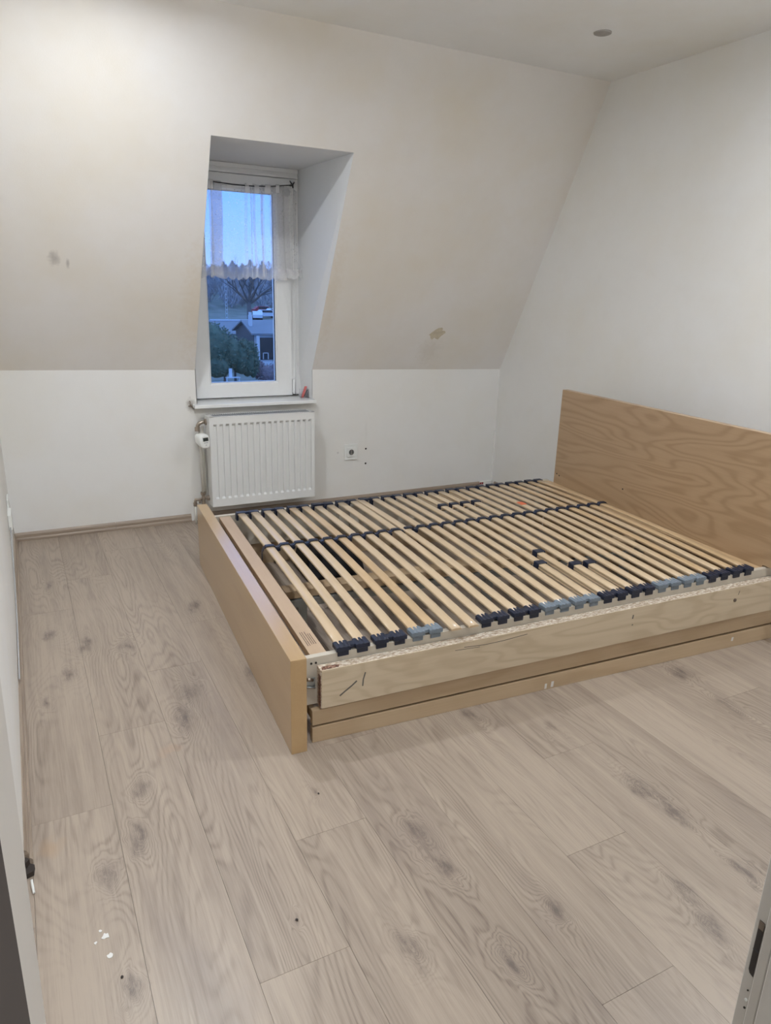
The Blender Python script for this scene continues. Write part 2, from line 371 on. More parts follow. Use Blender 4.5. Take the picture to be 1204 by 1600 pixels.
# reveal (dormer lining), slightly splayed
YW = .13
rv = empty('wall_reveal', kind='structure')
xl, xr = -2.247, -1.556
q = MB()
zl, zr = kz(RX0), kz(RX1); zb = .731
q.prism([(RX0, 0, zb), (xl, YW+.12, zb), (xl, YW+.12, RZT+.02), (RX0, slope_y(RX0, RZT), RZT), (RX0, 0, zl)], (-.002, 0, 0))
q.build('reveal_left', M['reveal'], rv)
q = MB()
q.prism([(RX1, 0, zb), (xr, YW+.12, zb), (xr, YW+.12, RZT+.02), (RX1, slope_y(RX1, RZT), RZT), (RX1, 0, zr)], (.002, 0, 0))
q.build('reveal_right', M['reveal'], rv)
q = MB(); q.prism([(RX0, slope_y(RX0, RZT), RZT), (RX1, slope_y(RX1, RZT), RZT), (RX1, YW+.12, RZT+.001), (RX0, YW+.12, RZT+.001)], (0, .03, .02))
q.build('reveal_soffit', M['reveal'], rv)
# outer skin of the dormer keeps daylight out of the cavity
for a in (RX0-.16, RX1+.10):
    MB().prism([(a, .17, .98), (a, .27, .98), (a, .27, 2.28), (a, -.50, 2.28)], (.06, 0, 0)).build('dormer_cladding', M['wall'], rv)
MB().box((RX0-.16, -.45, 2.22), (RX1+.16, .27, 2.28)).build('dormer_cladding', M['wall'], rv)

ce = MB().box((-W-.2, -4.25, CZ), (.2, -S+.2, CZ+.12)).build('ceiling', M['ceiling']); tag(ce, kind='structure')
wr = MB().box((0, -4.25, -.05), (.2, .25, 2.75)).build('wall_right', M['wall']); tag(wr, kind='structure')
wl = MB().box((-W-.2, -4.25, -.05), (-W, .25, 2.75)).build('wall_left', M['wall']); tag(wl, kind='structure')
JX = -2.62
wf = MB().box((JX+.09, -4.25, -.05), (0, YF, CZ)).box((-3.30, -4.25, 2.02), (JX+.09, YF, CZ)).box((-W, -4.25, 0), (-3.315, YF-.01, CZ)).build('wall_front', M['wall']); tag(wf, kind='structure')
# corridor
cw = MB(); cw.box((-4.3, -6.25, -.05), (-4.2, -4.25, 2.5)).box((-1.3, -6.25, -.05), (-1.2, -4.25, 2.5)).box((-4.3, -6.35, -.05), (-1.2, -6.25, 2.5)).box((-4.3, -6.35, 2.5), (-1.2, -4.25, 2.6)).box((-4.3, -4.27, 0), (-W-.2, -4.25, 2.5)).box((-1.9, -4.27, 0), (-1.2, -4.25, 2.5))
tag(cw.build('wall_corridor', M['wall']), kind='structure')
tag(MB().box((-4.3, -6.3, -.06), (-1.2, -4.37, 0)).build('floor_corridor', M['floor']), kind='structure')

# baseboards (profile swept), with mitred look
def skirt(name, p0, p1, nrm, cuts, h=.048, d=.018):
    root = empty(name, kind='structure'); a = Vector(p0); b = Vector(p1); n_ = Vector(nrm); L = (b-a).length; t = (b-a)/L
    for i in range(len(cuts)-1):
        s0, s1 = cuts[i]+.0006, cuts[i+1]-.0006
        prof = [(0, .0), (d, .0), (d, .012), (d*.82, .017), (d*.6, .020), (d*.6, .034), (d*.42, .042), (.002, h), (0, h)]
        base = a+t*s0
        pts = [base+n_*u+Vector((0, 0, v)) for u, v in prof]
        MB().prism(pts, t*(s1-s0)).build('skirting_length', M['skirt'], root)
    return root
skirt('baseboard_back', (-W, 0, .0005), (0, 0, .0005), (0, -1, 0), [0, .56, 1.02])
skirt('baseboard_back', (-W, 0, .0005), (0, 0, .0005), (0, -1, 0), [1.135, 2.4, 3.245])
skirt('baseboard_left', (-W, -2.70, .0005), (-W, -.018, .0005), (1, 0, 0), [0, 1.1, 2.68])
skirt('baseboard_right', (0, -4.09, .0005), (0, -.018, .0005), (-1, 0, 0), [0, 1.6, 4.05])
tag(MB().prism([(-.012, -.012, .05), (-.0005, -.014, .05), (-.0005, -.0005, .05), (-.014, -.0005, .05)], (0, 0, .40)).build('trim_1', M['wall']), kind='structure')

# ------------------------------------------------------------ window
wn = empty('window_1', (0, 0, 0), kind='structure')
def ring(x0, x1, z0, z1, wl_, wr_, wb, wt, y0, y1, ch=.0):
    q = MB(); X0, X1, Z0, Z1 = x0+wl_, x1-wr_, z0+wb, z1-wt
    o = [(x0, z0), (x1, z0), (x1, z1), (x0, z1)]; i_ = [(X0, Z0), (X1, Z0), (X1, Z1), (X0, Z1)]
    c3 = [(X0-ch, Z0-ch), (X1+ch, Z0-ch), (X1+ch, Z1+ch), (X0-ch, Z1+ch)]
    for a in range(4):
        b = (a+1) % 4
        def P3(p, y): return (p[0], y, p[1])
        vs = [P3(o[a], y0), P3(o[b], y0), P3(c3[b], y0), P3(c3[a], y0)]
        v = [q.bm.verts.new(p) for p in (P3(o[a], y0), P3(o[b], y0), P3(c3[b], y0), P3(c3[a], y0), P3(i_[a], y0+ch), P3(i_[b], y0+ch), P3(o[a], y1), P3(o[b], y1), P3(i_[a], y1), P3(i_[b], y1))]
        for f_ in ((0, 1, 2, 3), (3, 2, 5, 4), (0, 6, 7, 1), (4, 5, 9, 8), (6, 8, 9, 7)): q.bm.faces.new([v[t_] for t_ in f_])
    return q
ring(xl-.02, xr+.02, .735, RZT+.015, .02, .078, .034, .085, YW+.012, YW+.085).build('window_frame', M['frame'], wn)
q = MB()
q.box((xl, YW-.012, 2.098), (xr, YW+.02, 2.112)).box((xl, YW-.004, 2.112), (xr, YW+.02, 2.128)).box((xl, YW-.018, 2.128), (xr, YW+.02, RZT-.001))
q.build('top_moulding', M['frame'], wn)
q = MB().box((-1.575, YW+.004, .76), (-1.568, YW+.02, 2.09)); q.build('side_moulding', M['frame'], wn)
sash = ring(-2.243, -1.605, .765, 2.092, .100, .107, .095, .092, YW-.006, YW+.05, .012).build('sash', M['frame'], wn)
MB().box((-2.15, YW+.022, .85), (-1.70, YW+.028, 2.01)).build('pane', M['glass'], sash)
ring(-2.150, -1.705, .853, 2.007, .007, .007, .007, .007, YW+.012, YW+.03).build('glazing_seal', M['dark_slot'], sash)
q = MB().box((-1.602, YW-.014, .772), (-1.586, YW+.014, .87)); q.build('hinge_cover', M['frame'], wn, .003)
MB().box((-1.604, YW-.012, .772), (-1.590, YW+.01, .780)).build('hinge_pin', M['lcd'], wn)
q = MB().box((-2.247, YW-.001, .7605), (-1.556, YW+.02, .7655)); q.build('shadow_gap', M['dark_slot'], wn)
ws = MB()
ws.prism([(-2.30, -.065, .7315), (-1.505, -.065, .7315), (-1.505, -.001, .7315), (-1.512, -.001, .7315), (-1.556, YW+.03, .7315), (-2.245, YW+.03, .7315), (-2.270, -.001, .7315), (-2.30, -.001, .7315)], (0, 0, .021))
tag(ws.build('window_sill', M['sill'], None, .003), kind='structure'); D.objects['window_sill'].parent = wn

# curtain, rod, holder, suction cup
rod = [(-2.235, .085, 2.045), (-2.10, .085, 2.036), (-1.98, .083, 2.030), (-1.86, .082, 2.030), (-1.74, .083, 2.038), (-1.62, .085, 2.055), (-1.605, .087, 2.060)]
ro = MB().tube(rod, .0035, 8).build('curtain_rod', M['ink']); tag(ro, 'thin black curtain rod threaded through the tabs of the lace curtain', 'curtain rod')
hk = MB().tube([(-1.618, .090, 2.082), (-1.603, .086, 2.058)], [.003, .006], 8).tube([(-1.588, .09, 2.074), (-1.603, .086, 2.058)], [.003, .006], 8).tube([(-1.603, .086, 2.058), (-1.597, .088, 2.040)], [.007, .004], 8).cyl((-1.603, .086, 2.058), (-1.603, .125, 2.058), .005)
tag(hk.build('rod_holder', M['ink']), 'black forked holder at the right end of the curtain rod', 'bracket')
sc_ = MB().tube([(-1.628, .124, 2.018), (-1.628, .118, 2.018), (-1.628, .110, 2.018)], [.024, .018, .006], 20)
tag(sc_.build('suction_cup', M['grey_cap']), 'round grey suction cup stuck on the window frame behind the curtain corner', 'suction cup')
cu = empty('lace_curtain', (0, 0, 0), label='short sheer white lace curtain with scalloped hem hanging in the window recess', cat='curtain')
q = MB()
# path across the width: (x, y) polyline with folds
path = []
xs0, xs1 = -2.26, -1.572; NP = 240
folds = [(-2.115, .040), (-1.865, .012), (-1.80, .014), (-1.73, .010), (-1.66, .016)]
for i in range(NP+1):
    t = i/NP; x = xs0+(xs1-xs0)*t
    y = .085+.006*math.sin(t*46+.6)+.004*math.sin(t*90)
    path.append([x, y])
def foldx(x, y):
    for fx_, wd in folds:
        d = (x-fx_)/wd
        if abs(d) < 1.6:
            # pull material back on itself => triple layer pleat
            y2 = math.exp(-d*d)*.007*math.sin(d*3.0)
            x = x - .95*wd*math.sin(PI*max(-1, min(1, d/1.6)))*.95
            y += y2
    return x, y
NZ = 26; grid = []
for i, (x, y) in enumerate(path):
    t = i/NP; fx2, fy2 = foldx(x, y)
    zt = 2.052-.030*math.sin(PI*min(1, max(0, (x+2.26)/.64)))+ (.0 if x < -1.62 else -(x+1.62)*.6)
    zb_ = 1.512 - .018*abs(math.sin((x+2.26)*PI/.047))**.8 + (.015*max(0, (x+1.72)/.15)) + .004*math.sin(x*23)
    colv = []
    for j in range(NZ+1):
        s = j/NZ; z = zt+(zb_-zt)*s
        X = fx2 + (.03*s*s*max(0, (x+1.75)/.18) if x > -1.75 else 0) - .012*math.sin(PI*s)*max(0, (x+1.75)/.18)*(1 if x > -1.75 else 0)
        X += .004*math.sin(s*5+x*30)*s
        Y = fy2 + (.006*math.sin(t*70+s*2)*s) - (.03*s*max(0, (x+1.68)/.11) if x > -1.68 else 0)
        colv.append(q.bm.verts.new((min(X, -1.543-.008+.0*s), Y, z)))
    grid.append(colv)
for i in range(NP):
    for j in range(NZ):
        f_ = q.bm.faces.new((grid[i][j], grid[i+1][j], grid[i+1][j+1], grid[i][j+1])); f_.smooth = True
for (xa, xb, dy) in ((-2.112, -2.040, .004), (-2.108, -2.042, .008), (-2.106, -2.044, .011), (-2.110, -2.041, .013), (-1.905, -1.885, .004), (-1.858, -1.838, .004), (-1.855, -1.842, .008), (-1.806, -1.780, .004), (-1.80, -1.786, .008), (-1.745, -1.60, .005), (-1.70, -1.61, .008), (-1.72, -1.62, .011), (-2.24, -2.185, .004)):
    fold = []
    for i in range(9):
        x = xa+(xb-xa)*i/8; col_ = []
        for j in range(NZ+1):
            sj = j/NZ; z = 2.045-.0*sj+(1.512+.006*math.sin(x*90)-2.045)*sj
            col_.append(q.bm.verts.new((x+.010*sj*math.sin(xa*40)+.003*math.sin(sj*6+xa*9), .087+dy+.002*math.sin(i*.8+sj*3), z)))
        fold.append(col_)
    for i in range(8):
        for j in range(NZ): q.bm.faces.new((fold[i][j], fold[i+1][j], fold[i+1][j+1], fold[i][j+1])).smooth = True
me = D.meshes.new('lace_cloth'); q.bm.to_mesh(me); q.bm.free(); link('lace_cloth', me, M['curtain'], cu)
for x, w_ in ((-2.20, .02), (-2.115, .040), (-1.892, .024), (-1.832, .028), (-1.762, .034), (-1.70, .022)):
    # rod height at x
    for a, b in zip(rod, rod[1:]):
        if a[0] <= x <= b[0]: tt = (x-a[0])/(b[0]-a[0]); rz = a[2]+(b[2]-a[2])*tt; ry = a[1]+(b[1]-a[1])*tt
    q = MB(); prof = [(-.0065, -.04), (-.007, -.004), (-.005, .006), (0, .0095), (.005, .006), (.007, -.004), (.0065, -.04)]
    vv = [[q.bm.verts.new((x+s_*w_/2, ry+u, rz+v)) for u, v in prof] for s_ in (-1, 1)]
    for i in range(len(prof)-1): q.bm.faces.new((vv[0][i], vv[1][i], vv[1][i+1], vv[0][i+1])).smooth = True
    me = D.meshes.new('curtain_tab'); q.bm.to_mesh(me); q.bm.free(); link('curtain_tab', me, M['tab'], cu)

# clear box with pink thing on the sill
bx = empty('plastic_case', (-1.55, .045, .7525), label='small clear plastic case holding a pink item at the right end of the window sill', cat='box')
q = MB()
for a, b in (((-.026, -.018, 0), (.026, .018, .002)), ((-.026, -.018, .002), (-.0245, .018, .06)), ((.0245, -.018, .002), (.026, .018, .06)), ((-.0245, .0165, .002), (.0245, .018, .06))): q.box(a, b)
q.build('clear_shell', M['clear'], bx)
q = MB().hexa([(-.022, -.008, .004), (-.006, -.008, .004), (-.006, .006, .004), (-.022, .006, .004), (.004, -.008, .078), (.020, -.008, .078), (.020, .006, .078), (.004, .006, .078)]); q.build('pink_item', M['pink'], bx, .003)
q = MB().hexa([(-.006, -.010, .012), (-.001, -.010, .012), (-.001, -.0085, .012), (-.006, -.0085, .012), (.016, -.010, .055), (.022, -.010, .055), (.022, -.0085, .055), (.016, -.0085, .055)]); q.build('black_stripe', M['ink'], bx)

cc_ = MB().tube([(-2.318, -.004, .772), (-2.310, -.010, .765), (-2.318, -.012, .755), (-2.306, -.010, .742), (-2.300, -.004, .728)], .0035, 6).tube([(-2.325, -.003, .742), (-2.305, -.008, .744)], .003, 6)
tag(cc_.build('plaster_hook', M['chrome']), 'small rusty wire hook in the plaster at the left end of the window sill', 'hook')

# ------------------------------------------------------------ radiator
rd = empty('radiator', (0, 0, 0), label='white ribbed panel radiator under the window sill', cat='radiator')
x0, x1, z0, z1, yf, yb = -2.239, -1.553, .121, .693, -.155, -.045
NR = 17; q = MB(); gx = [x0+.004]; gd = [0]
pitch = (x1-x0-.03)/NR
for i in range(NR):
    a = x0+.015+i*pitch
    gx += [a+.008, a+.011, a+pitch-.010, a+pitch-.007]; gd += [0, .012, .012, 0]
gx.append(x1-.004); gd.append(0)
zs = [(z0+.004, 0), (z0+.050, 0), (z0+.062, 1), (z1-.058, 1), (z1-.046, 0), (z1-.004, 0)]
G = [[q.bm.verts.new((x, yf+d*fz, z)) for x, d in zip(gx, gd)] for z, fz in zs]
for i in range(len(zs)-1):
    for j in range(len(gx)-1): q.bm.faces.new((G[i][j], G[i][j+1], G[i+1][j+1], G[i+1][j]))
q.build('front_panel', M['radiator'], rd)
q = MB(); q.box((x0, yf, z0), (x0+.004, yb, z1)).box((x1-.004, yf, z0), (x1, yb, z1)).box((x0+.004, yf, z0), (x1-.004, yf+.004, z0+.004)).box((x0+.004, yf, z1-.004), (x1-.004, yf+.012, z1)).box((x0+.004, yb-.012, z1-.004), (x1-.004, yb, z1))
q.box((x0+.004, yf, z1-.004), (x0+.03, yb, z1)).box((x1-.03, yf, z1-.004), (x1-.004, yb, z1))
q.build('side_casing', M['radiator'], rd, .0012, 1)
MB().box((x0+.01, yb-.004, z0+.01), (x1-.01, yb, z1-.01)).build('back_panel', M['radiator'], rd)
MB().box((x0+.03, yf+.012, z1-.06), (x1-.03, yb-.010, z1-.012)).build('dark_interior', M['dark_slot'], rd)
q = MB(); n_ = 46
for i in range(n_):
    xx = x0+.032+(x1-x0-.064)*i/(n_-1)
    q.hexa([(xx-.0025, yf+.012, z1-.006), (xx+.0025, yf+.012, z1-.006), (xx+.0025, yb-.012, z1-.006), (xx-.0025, yb-.012, z1-.006), (xx-.0025, yf+.012, z1), (xx+.0025, yf+.012, z1), (xx+.0025, yb-.012, z1), (xx-.0025, yb-.012, z1)])
for yy in (yf+.034, yf+.056, yf+.078): q.box((x0+.03, yy-.003, z1-.006), (x1-.03, yy+.003, z1-.001))
q.build('top_grille', M['grille'], rd)
for xx in (x0+.12, x1-.12): MB().box((xx-.012, yb, z0+.08), (xx+.012, -.0005, z1-.08)).build('wall_bracket', M['radiator'], rd)

pp = empty('radiator_pipes', (0, 0, 0), label='tarnished bent supply pipe and brass valves left of the radiator', cat='pipe')
cx_ = -2.293
q = MB().tube([(-2.2400, -.08, .652), (-2.262, -.08, .652), (-2.282, -.08, .645), (-2.292, -.08, .630), (-2.294, -.08, .612)], .0115, 14)
q.build('elbow_pipe', M['chrome'], pp)
MB().tube([(-2.294, -.08, .622), (-2.294, -.08, .598)], .0165, 8, sm=False).build('elbow_nut', M['chrome'], pp)
MB().cyl((-2.247, -.08, .652), (-2.2395, -.08, .652), .020, 18).build('elbow_nut', M['chrome'], pp)
vx = -2.277
MB().tube([(vx, -.07, .19), (vx, -.07, .60)], .0085, 12).build('riser_pipe', M['pipe'], pp)
MB().tube([(vx+.022, -.045, .19), (vx+.022, -.045, .62)], .007, 12).build('riser_pipe', M['pipe'], pp)
q = MB().tube([(vx, -.07, .205), (vx, -.07, .192), (vx, -.07, .180), (vx, -.07, .165), (vx, -.07, .120)], [.0165, .0165, .010, .013, .013], 10, sm=False)
q.tube([(vx-.055, -.07, .158), (vx-.008, -.07, .158)], .009, 12).tube([(vx, -.07, .162), (vx+.022, -.07, .162), (vx+.024, -.07, .162), (vx+.034, -.07, .162), (vx+.035, -.07, .162), (vx+.0375, -.07, .162)], [.009, .009, .016, .016, .010, .010], 10, sm=False)
q.tube([(vx+.032, -.07, .162), (vx+.0375, -.07, .162)], .019, 6, sm=False)
q.build('return_valve', M['chrome'], pp)
q = MB().tube([(vx-.046, -.07, .158), (vx-.052, -.07, .150), (vx-.053, -.07, .118)], .009, 10).tube([(vx-.024, -.07, .158), (vx-.024, -.07, .135)], .007, 10).tube([(vx-.053, -.07, .140), (vx-.053, -.07, .118)], .0125, 6, sm=False)
q.build('valve_elbow', M['chrome'], pp)
MB().tube([(vx-.053, -.07, .13), (vx-.053, -.07, .0)], .0075, 12).build('floor_pipe', M['pipe'], pp)
MB().tube([(vx, -.07, .13), (vx, -.07, .0)], .0075, 12).build('floor_pipe', M['pipe'], pp)
th = empty('thermostat', (-2.290, -.170, .556), label='white electronic thermostat head with dark display on the radiator valve', cat='thermostat')
q = MB(); secs = [(-.034, .030, .020, .020), (-.022, .022, .026, .024), (.0, .010, .032, .028), (.020, -.004, .034, .030), (.030, -.014, .028, .026)]
axis = Vector((.42, -.88, .12)).normalized(); a_ = axis.orthogonal().normalized()
up_ = Vector((0, 0, 1)); a_ = (axis.cross(up_)).normalized(); b_ = a_.cross(axis).normalized()
rings = []
for d_, r_ in ((-.045, .016), (-.040, .022), (-.015, .030), (.008, .034), (.026, .035), (.033, .031), (.035, .015)):
    cc = axis*d_+b_*(.012-.25*(d_+.04)); rg = []
    for kx in range(24):
        a = 2*PI*kx/24; cx2, sy2 = math.cos(a), math.sin(a); e_ = .72
        u = math.copysign(abs(cx2)**e_, cx2)*r_; v_ = math.copysign(abs(sy2)**e_, sy2)*r_*1.12
        rg.append(q.bm.verts.new(cc+a_*u+b_*v_*1.12))
    rings.append(rg)
for i in range(len(rings)-1):
    for kx in range(24): q.bm.faces.new((rings[i][kx], rings[i][(kx+1) % 24], rings[i+1][(kx+1) % 24], rings[i+1][kx])).smooth = True
q.bm.faces.new(rings[0][::-1]); q.bm.faces.new(rings[-1])
q.build('housing', M['plastic_white'], th)
def on_face(u, v, su, sv, th__, name, mt, off=.0355):
    c0 = axis*off+a_*u+b_*(v-.007); q = MB()
    q.hexa([c0-a_*su-b_*sv, c0+a_*su-b_*sv, c0+a_*su+b_*sv, c0-a_*su+b_*sv, c0-a_*su-b_*sv+axis*th__, c0+a_*su-b_*sv+axis*th__, c0+a_*su+b_*sv+axis*th__, c0-a_*su+b_*sv+axis*th__]); return q.build(name, mt, th)
on_face(0, 0, .024, .032, .0015, 'face_plate', M['plastic_white'], .034)
on_face(0, .014, .019, .0105, .001, 'display', M['lcd'])
for u in (-.010, 0, .010): on_face(u, -.006, .0035, .0025, .001, 'button', M['grey_key'])
on_face(0, -.020, .004, .0025, .001, 'button', M['grey_key'])

# ------------------------------------------------------------ wall fittings
so = empty('wall_socket', (-1.224, 0, .369), label='white single wall socket on the knee wall right of the radiator', cat='socket')
q = MB().box((-.050, -.009, -.056), (.050, -.0005, .056)); q.build('cover_frame', M['plastic_white'], so, .003)
q = MB().box((-.034, -.013, -.034), (.034, -.009, .034)); q.build('socket_plate', M['plastic_white'], so, .002)
q = MB(); n_ = 24
R1, R2 = .0225, .0195
o1 = [q.bm.verts.new((R1*math.cos(2*PI*i/n_), -.0142, R1*math.sin(2*PI*i/n_))) for i in range(n_)]
o2 = [q.bm.verts.new((R2*math.cos(2*PI*i/n_), -.0142, R2*math.sin(2*PI*i/n_))) for i in range(n_)]
for i in range(n_): q.bm.faces.new((o1[i], o1[(i+1) % n_], o2[(i+1) % n_], o2[i]))
q.build('socket_rim', M['plastic_white'], so)
MB().cyl((0, -.0132, 0), (0, -.0136, 0), .0195, 24).build('socket_well', plain('shadowed_grey_well', (.13, .13, .12), .6), so)
for s_ in (-1, 1): MB().cyl((s_*.0095, -.0136, 0), (s_*.0095, -.0145, 0), .003, 12).build('contact_hole', M['ink'], so)
MB().box((-.004, -.0145, -.017), (.004, -.0136, .017)).build('earth_clip', M['metal_ring'], so)
for z, lb in ((.383, 'upper of two small dark screw holes beside the wall socket'), (.277, 'lower of two small dark screw holes beside the wall socket')):
    o = MB().tube([(-1.107, -.0003, z), (-1.107, -.0022, z)], [.007, .005], 10).build('screw_hole', M['hole']); tag(o, lb, 'hole')

def slope_frame(x, z):
    n_ = Vector((0, -(CZ-kz(x)), -S)).normalized(); return Vector((x, slope_y(x, z), z)), n_
c0, nn = slope_frame(-.636, 1.182); ux = Vector((1, 0, 0)); uy = nn.cross(ux); uy = uy if uy.z > 0 else -uy
outl = [(-.075, -.012), (-.060, .008), (-.035, .030), (-.012, .046), (.018, .050), (.030, .038), (.024, .026), (.050, .022), (.068, .010), (.050, -.004), (.032, -.020), (.012, -.050), (-.008, -.044), (-.022, -.034), (-.040, -.052), (-.058, -.034), (-.062, -.018)]
q = MB().prism([c0+nn*.0002+ux*a*.92+uy*b*.92 for a, b in outl], nn*.0016)
tag(q.build('wall_patch', M['patch']), 'ragged tan bare patch torn in the sloped wall paint', 'patch')

def ceiling_spot(x, y, on, lab):
    r = empty('ceiling_spotlight', (x, y, CZ), label=lab, cat='light')
    MB().tube([(0, 0, -.0005), (0, 0, -.005), (0, 0, -.007), (0, 0, -.006)], [.041, .041, .036, .031], 32, cap=False).build('trim_ring', M['metal_ring'], r)
    MB().tube([(0, 0, -.0055), (0, 0, -.0075), (0, 0, -.0055)], [.031, .028, .023], 32, cap=False).build('inner_ring', M['metal_ring'], r)
    MB().cyl((0, 0, -.001), (0, 0, -.005), .025, 24).build('lamp_glass', M['lamp_on'] if on else M['lamp_off'], r)
    if not on:
        for k_ in range(3):
            a = k_*2*PI/3+.4; MB().box((-.003, .004, -.0065), (.003, .022, -.005)).build('lamp_clip', M['lcd'], r).rotation_euler = (0, 0, a)
ceiling_spot(-.614, -1.45, False, 'unlit round recessed ceiling spotlight near the back right corner')
ceiling_spot(-2.76, -1.45, True, 'lit round recessed ceiling spotlight above the sloped wall')
ceiling_spot(-2.76, -3.15, True, 'added ceiling spotlight nearest the door, out of view, for fill light')
ceiling_spot(-.61, -3.15, True, 'lit round recessed ceiling spotlight above the right side of the room')

# left wall plug with cable
pg = empty('wall_plug', (0, 0, 0), label='small white plug with thin cable low on the left wall near the corner', cat='plug')
q = MB().box((-W+.0005, -.46, .315), (-W+.010, -.33, .375)).box((-W+.0005, -.60, .255), (-W+.018, -.46, .335)); q.build('plug_body', M['plastic_white'], pg, .003)
MB().tube([(-W+.008, -.60, .27), (-W+.006, -.72, .20), (-W+.006, -.95, .12), (-W+.006, -1.3, .075), (-W+.006, -1.8, .064)], .0028, 8).build('cable', M['grey_key'], pg)
MB().tube([(-W+.006, -.33, .34), (-W+.005, -.16, .25), (-W+.005, -.07, .12), (-W+.004, -.03, .053)], .0022, 8).build('cable', M['plastic_white'], pg)
# white box with dark red marks in the far corner
tg = empty('skirting_tag', (-.075, -.002, .0), label='small white end piece with dark red marks on the baseboard in the back right corner', cat='tag')
MB().box((-.045, -.017, .001), (.062, 0, .052)).build('white_piece', M['plastic_white'], tg, .002)
for i, (a, b) in enumerate(((-.050, .010), (-.032, .010), (-.050, .030), (-.032, .030))): MB().box((a, -.019, b), (a+.014, -.017, b+.015)).build('red_mark', M['red'], tg)
# splintered skirting end and white stick on the left
sp2 = MB().prism([(-3.364, -2.705, .001), (-3.344, -2.722, .001), (-3.347, -2.745, .001), (-3.364, -2.75, .001)], (0, 0, .014)); sp2.prism([(-3.364, -2.705, .0155), (-3.354, -2.715, .0155), (-3.364, -2.73, .0155)], (0, 0, .016))
tag(sp2.build('wood_splinter', M['hole']), 'dark brown splintered wood bit at the end of the left baseboard', 'wood chip')
tag(MB().tube([(-3.352, -2.775, .016), (-3.349, -2.81, .005)], .003, 8).build('white_stick', M['plastic_white']), 'thin white stick on the floor beside the splintered baseboard end', 'stick')
# paint blobs on the floor
rnd = random.Random(3)
for (x, y, r_, lb) in ((-3.205, -3.010, .010, 'largest white paint fleck on the floor boards at the lower left'), (-3.202, -3.067, .0075, 'white paint fleck nearest the viewer on the lower left floor'),
                       (-3.215, -2.990, .004, 'tiny elongated white paint fleck farthest from the viewer at the lower left'), (-3.228, -3.020, .004, 'small faint white paint fleck left of the largest fleck')):
    pts = [(x+math.cos(a*2*PI/9)*r_*rnd.uniform(.5, 1.1), y+math.sin(a*2*PI/9)*r_*rnd.uniform(.5, 1.2), .0002) for a in range(9)]
    tag(MB().prism(pts, (0, 0, .0012)).build('paint_fleck', M['caulk']), lb, 'paint fleck')
for (x, y, lb) in ((-2.575, -2.765, 'dark speck on the floor just left of the footboard corner'), (-2.79, -3.16, 'dark speck on the floor at the bottom centre left'), (-3.185, -3.135, 'dark crumb on the floor boards at the bottom left')):
    tag(MB().blob((x, y, .0018), (.0035, .005, .0018), 1, .2).build('floor_crumb', M['hole']), lb, 'crumb')

# ------------------------------------------------------------ bed frame
FX, FY, TH = -2.5842, -2.5537, -.0638
bed = empty('bed_frame', (FX, FY, 0), TH, label='pale birch veneer double bed frame with tall headboard against the right wall', cat='bed')
def rz_(x): return .303+.0165*x             # rail top height along the bed
MB().box((0, 0, 0), (.053, 1.775, .3425)).build('footboard', M['veneer_foot'], bed, .0012, 1)
hb = MB().prism([(2.168, .0875, 0), (2.168, 1.612, 0), (2.168, 1.612, .912), (2.168, -.06, .912), (2.168, -.06, .345), (2.168, .0875, .345)], (.04, 0, 0)).build('headboard', M['veneer'], bed, .0015, 1)
for (y, z) in ((1.585, .395), (1.560, .388), (1.0, .45)):
    MB().cyl((2.1678, y, z), (2.1665, y, z), .0045, 10).build('screw_hole', M['hole'], hb)
# inner cream rails
def rail(y0, y1, z0, name, mt, x0=.055, x1=2.165, dz=0, lab=None, top=None):
    q = MB(); t = top or rz_
    q.hexa([(x0, y0, z0), (x1, y0, z0), (x1, y1, z0), (x0, y1, z0), (x0, y0, t(x0)+dz), (x1, y0, t(x1)+dz), (x1, y1, t(x1)+dz), (x0, y1, t(x0)+dz)])
    o = q.build(name, mt, bed, .001, 1)
    if lab: o['label'] = lab
    return o
r1 = rail(.064, .086, .13, 'side_rail', M['rail_white'], x1=2.30, lab='cream foiled inner side rail')
rail(1.655, 1.680, .13, 'side_rail', M['rail_white'], lab='cream foiled far side rail')
for xx in (.088, .104): MB().cyl((xx, .0642, .283), (xx, .0628, .283), .004, 10).build('screw_hole', M['hole'], r1)
# upper loose board
q = MB(); X0, X1 = .110, 2.30; b0, b1, t0, t1 = .135, .1570, .275, .3030
q.hexa([(X0, .020, b0), (X1, .020, b1), (X1, .0225, b1), (X0, .0225, b0), (X0, .020, t0), (X1, .020, t1), (X1, .0225, t1), (X0, .0225, t0)])
ub = q.build('upper_side_board', M['veneer_x'], bed)
q = MB(); q.hexa([(X0-.003, .0226, b0), (X1, .0226, b1), (X1, .060, b1), (X0-.003, .060, b0), (X0-.003, .0226, t0), (X1, .0226, t1), (X1, .060, t1), (X0-.003, .060, t0)])
ce_ = q.build('chipboard_core', M['chip'], ub); 
q = MB().hexa([(X0-.0045, .0215, b0+.004), (X0-.003, .0215, b0+.004), (X0-.003, .044, b0+.004), (X0-.0045, .044, b0+.004), (X0-.0045, .0215, t0-.02), (X0-.003, .0215, t0-.02), (X0-.003, .044, t0-.02), (X0-.0045, .044, t0-.02)])
q.build('chipped_edge', M['broken'], ub)
q = MB().prism([(X0+.002, .024, t0+.0002), (X0+.060, .026, t0+.0009), (X0+.066, .036, t0+.0009), (X0+.050, .043, t0+.0008), (X0+.006, .044, t0+.0002)], (0, 0, .0012)); q.build('chipped_edge', M['broken'], ub)
def tilt_at(x): return (x-X0)/(X1-X0)
M['scratch'] = plain('grey_scratch', (.13, .115, .10), .8, var=.3)
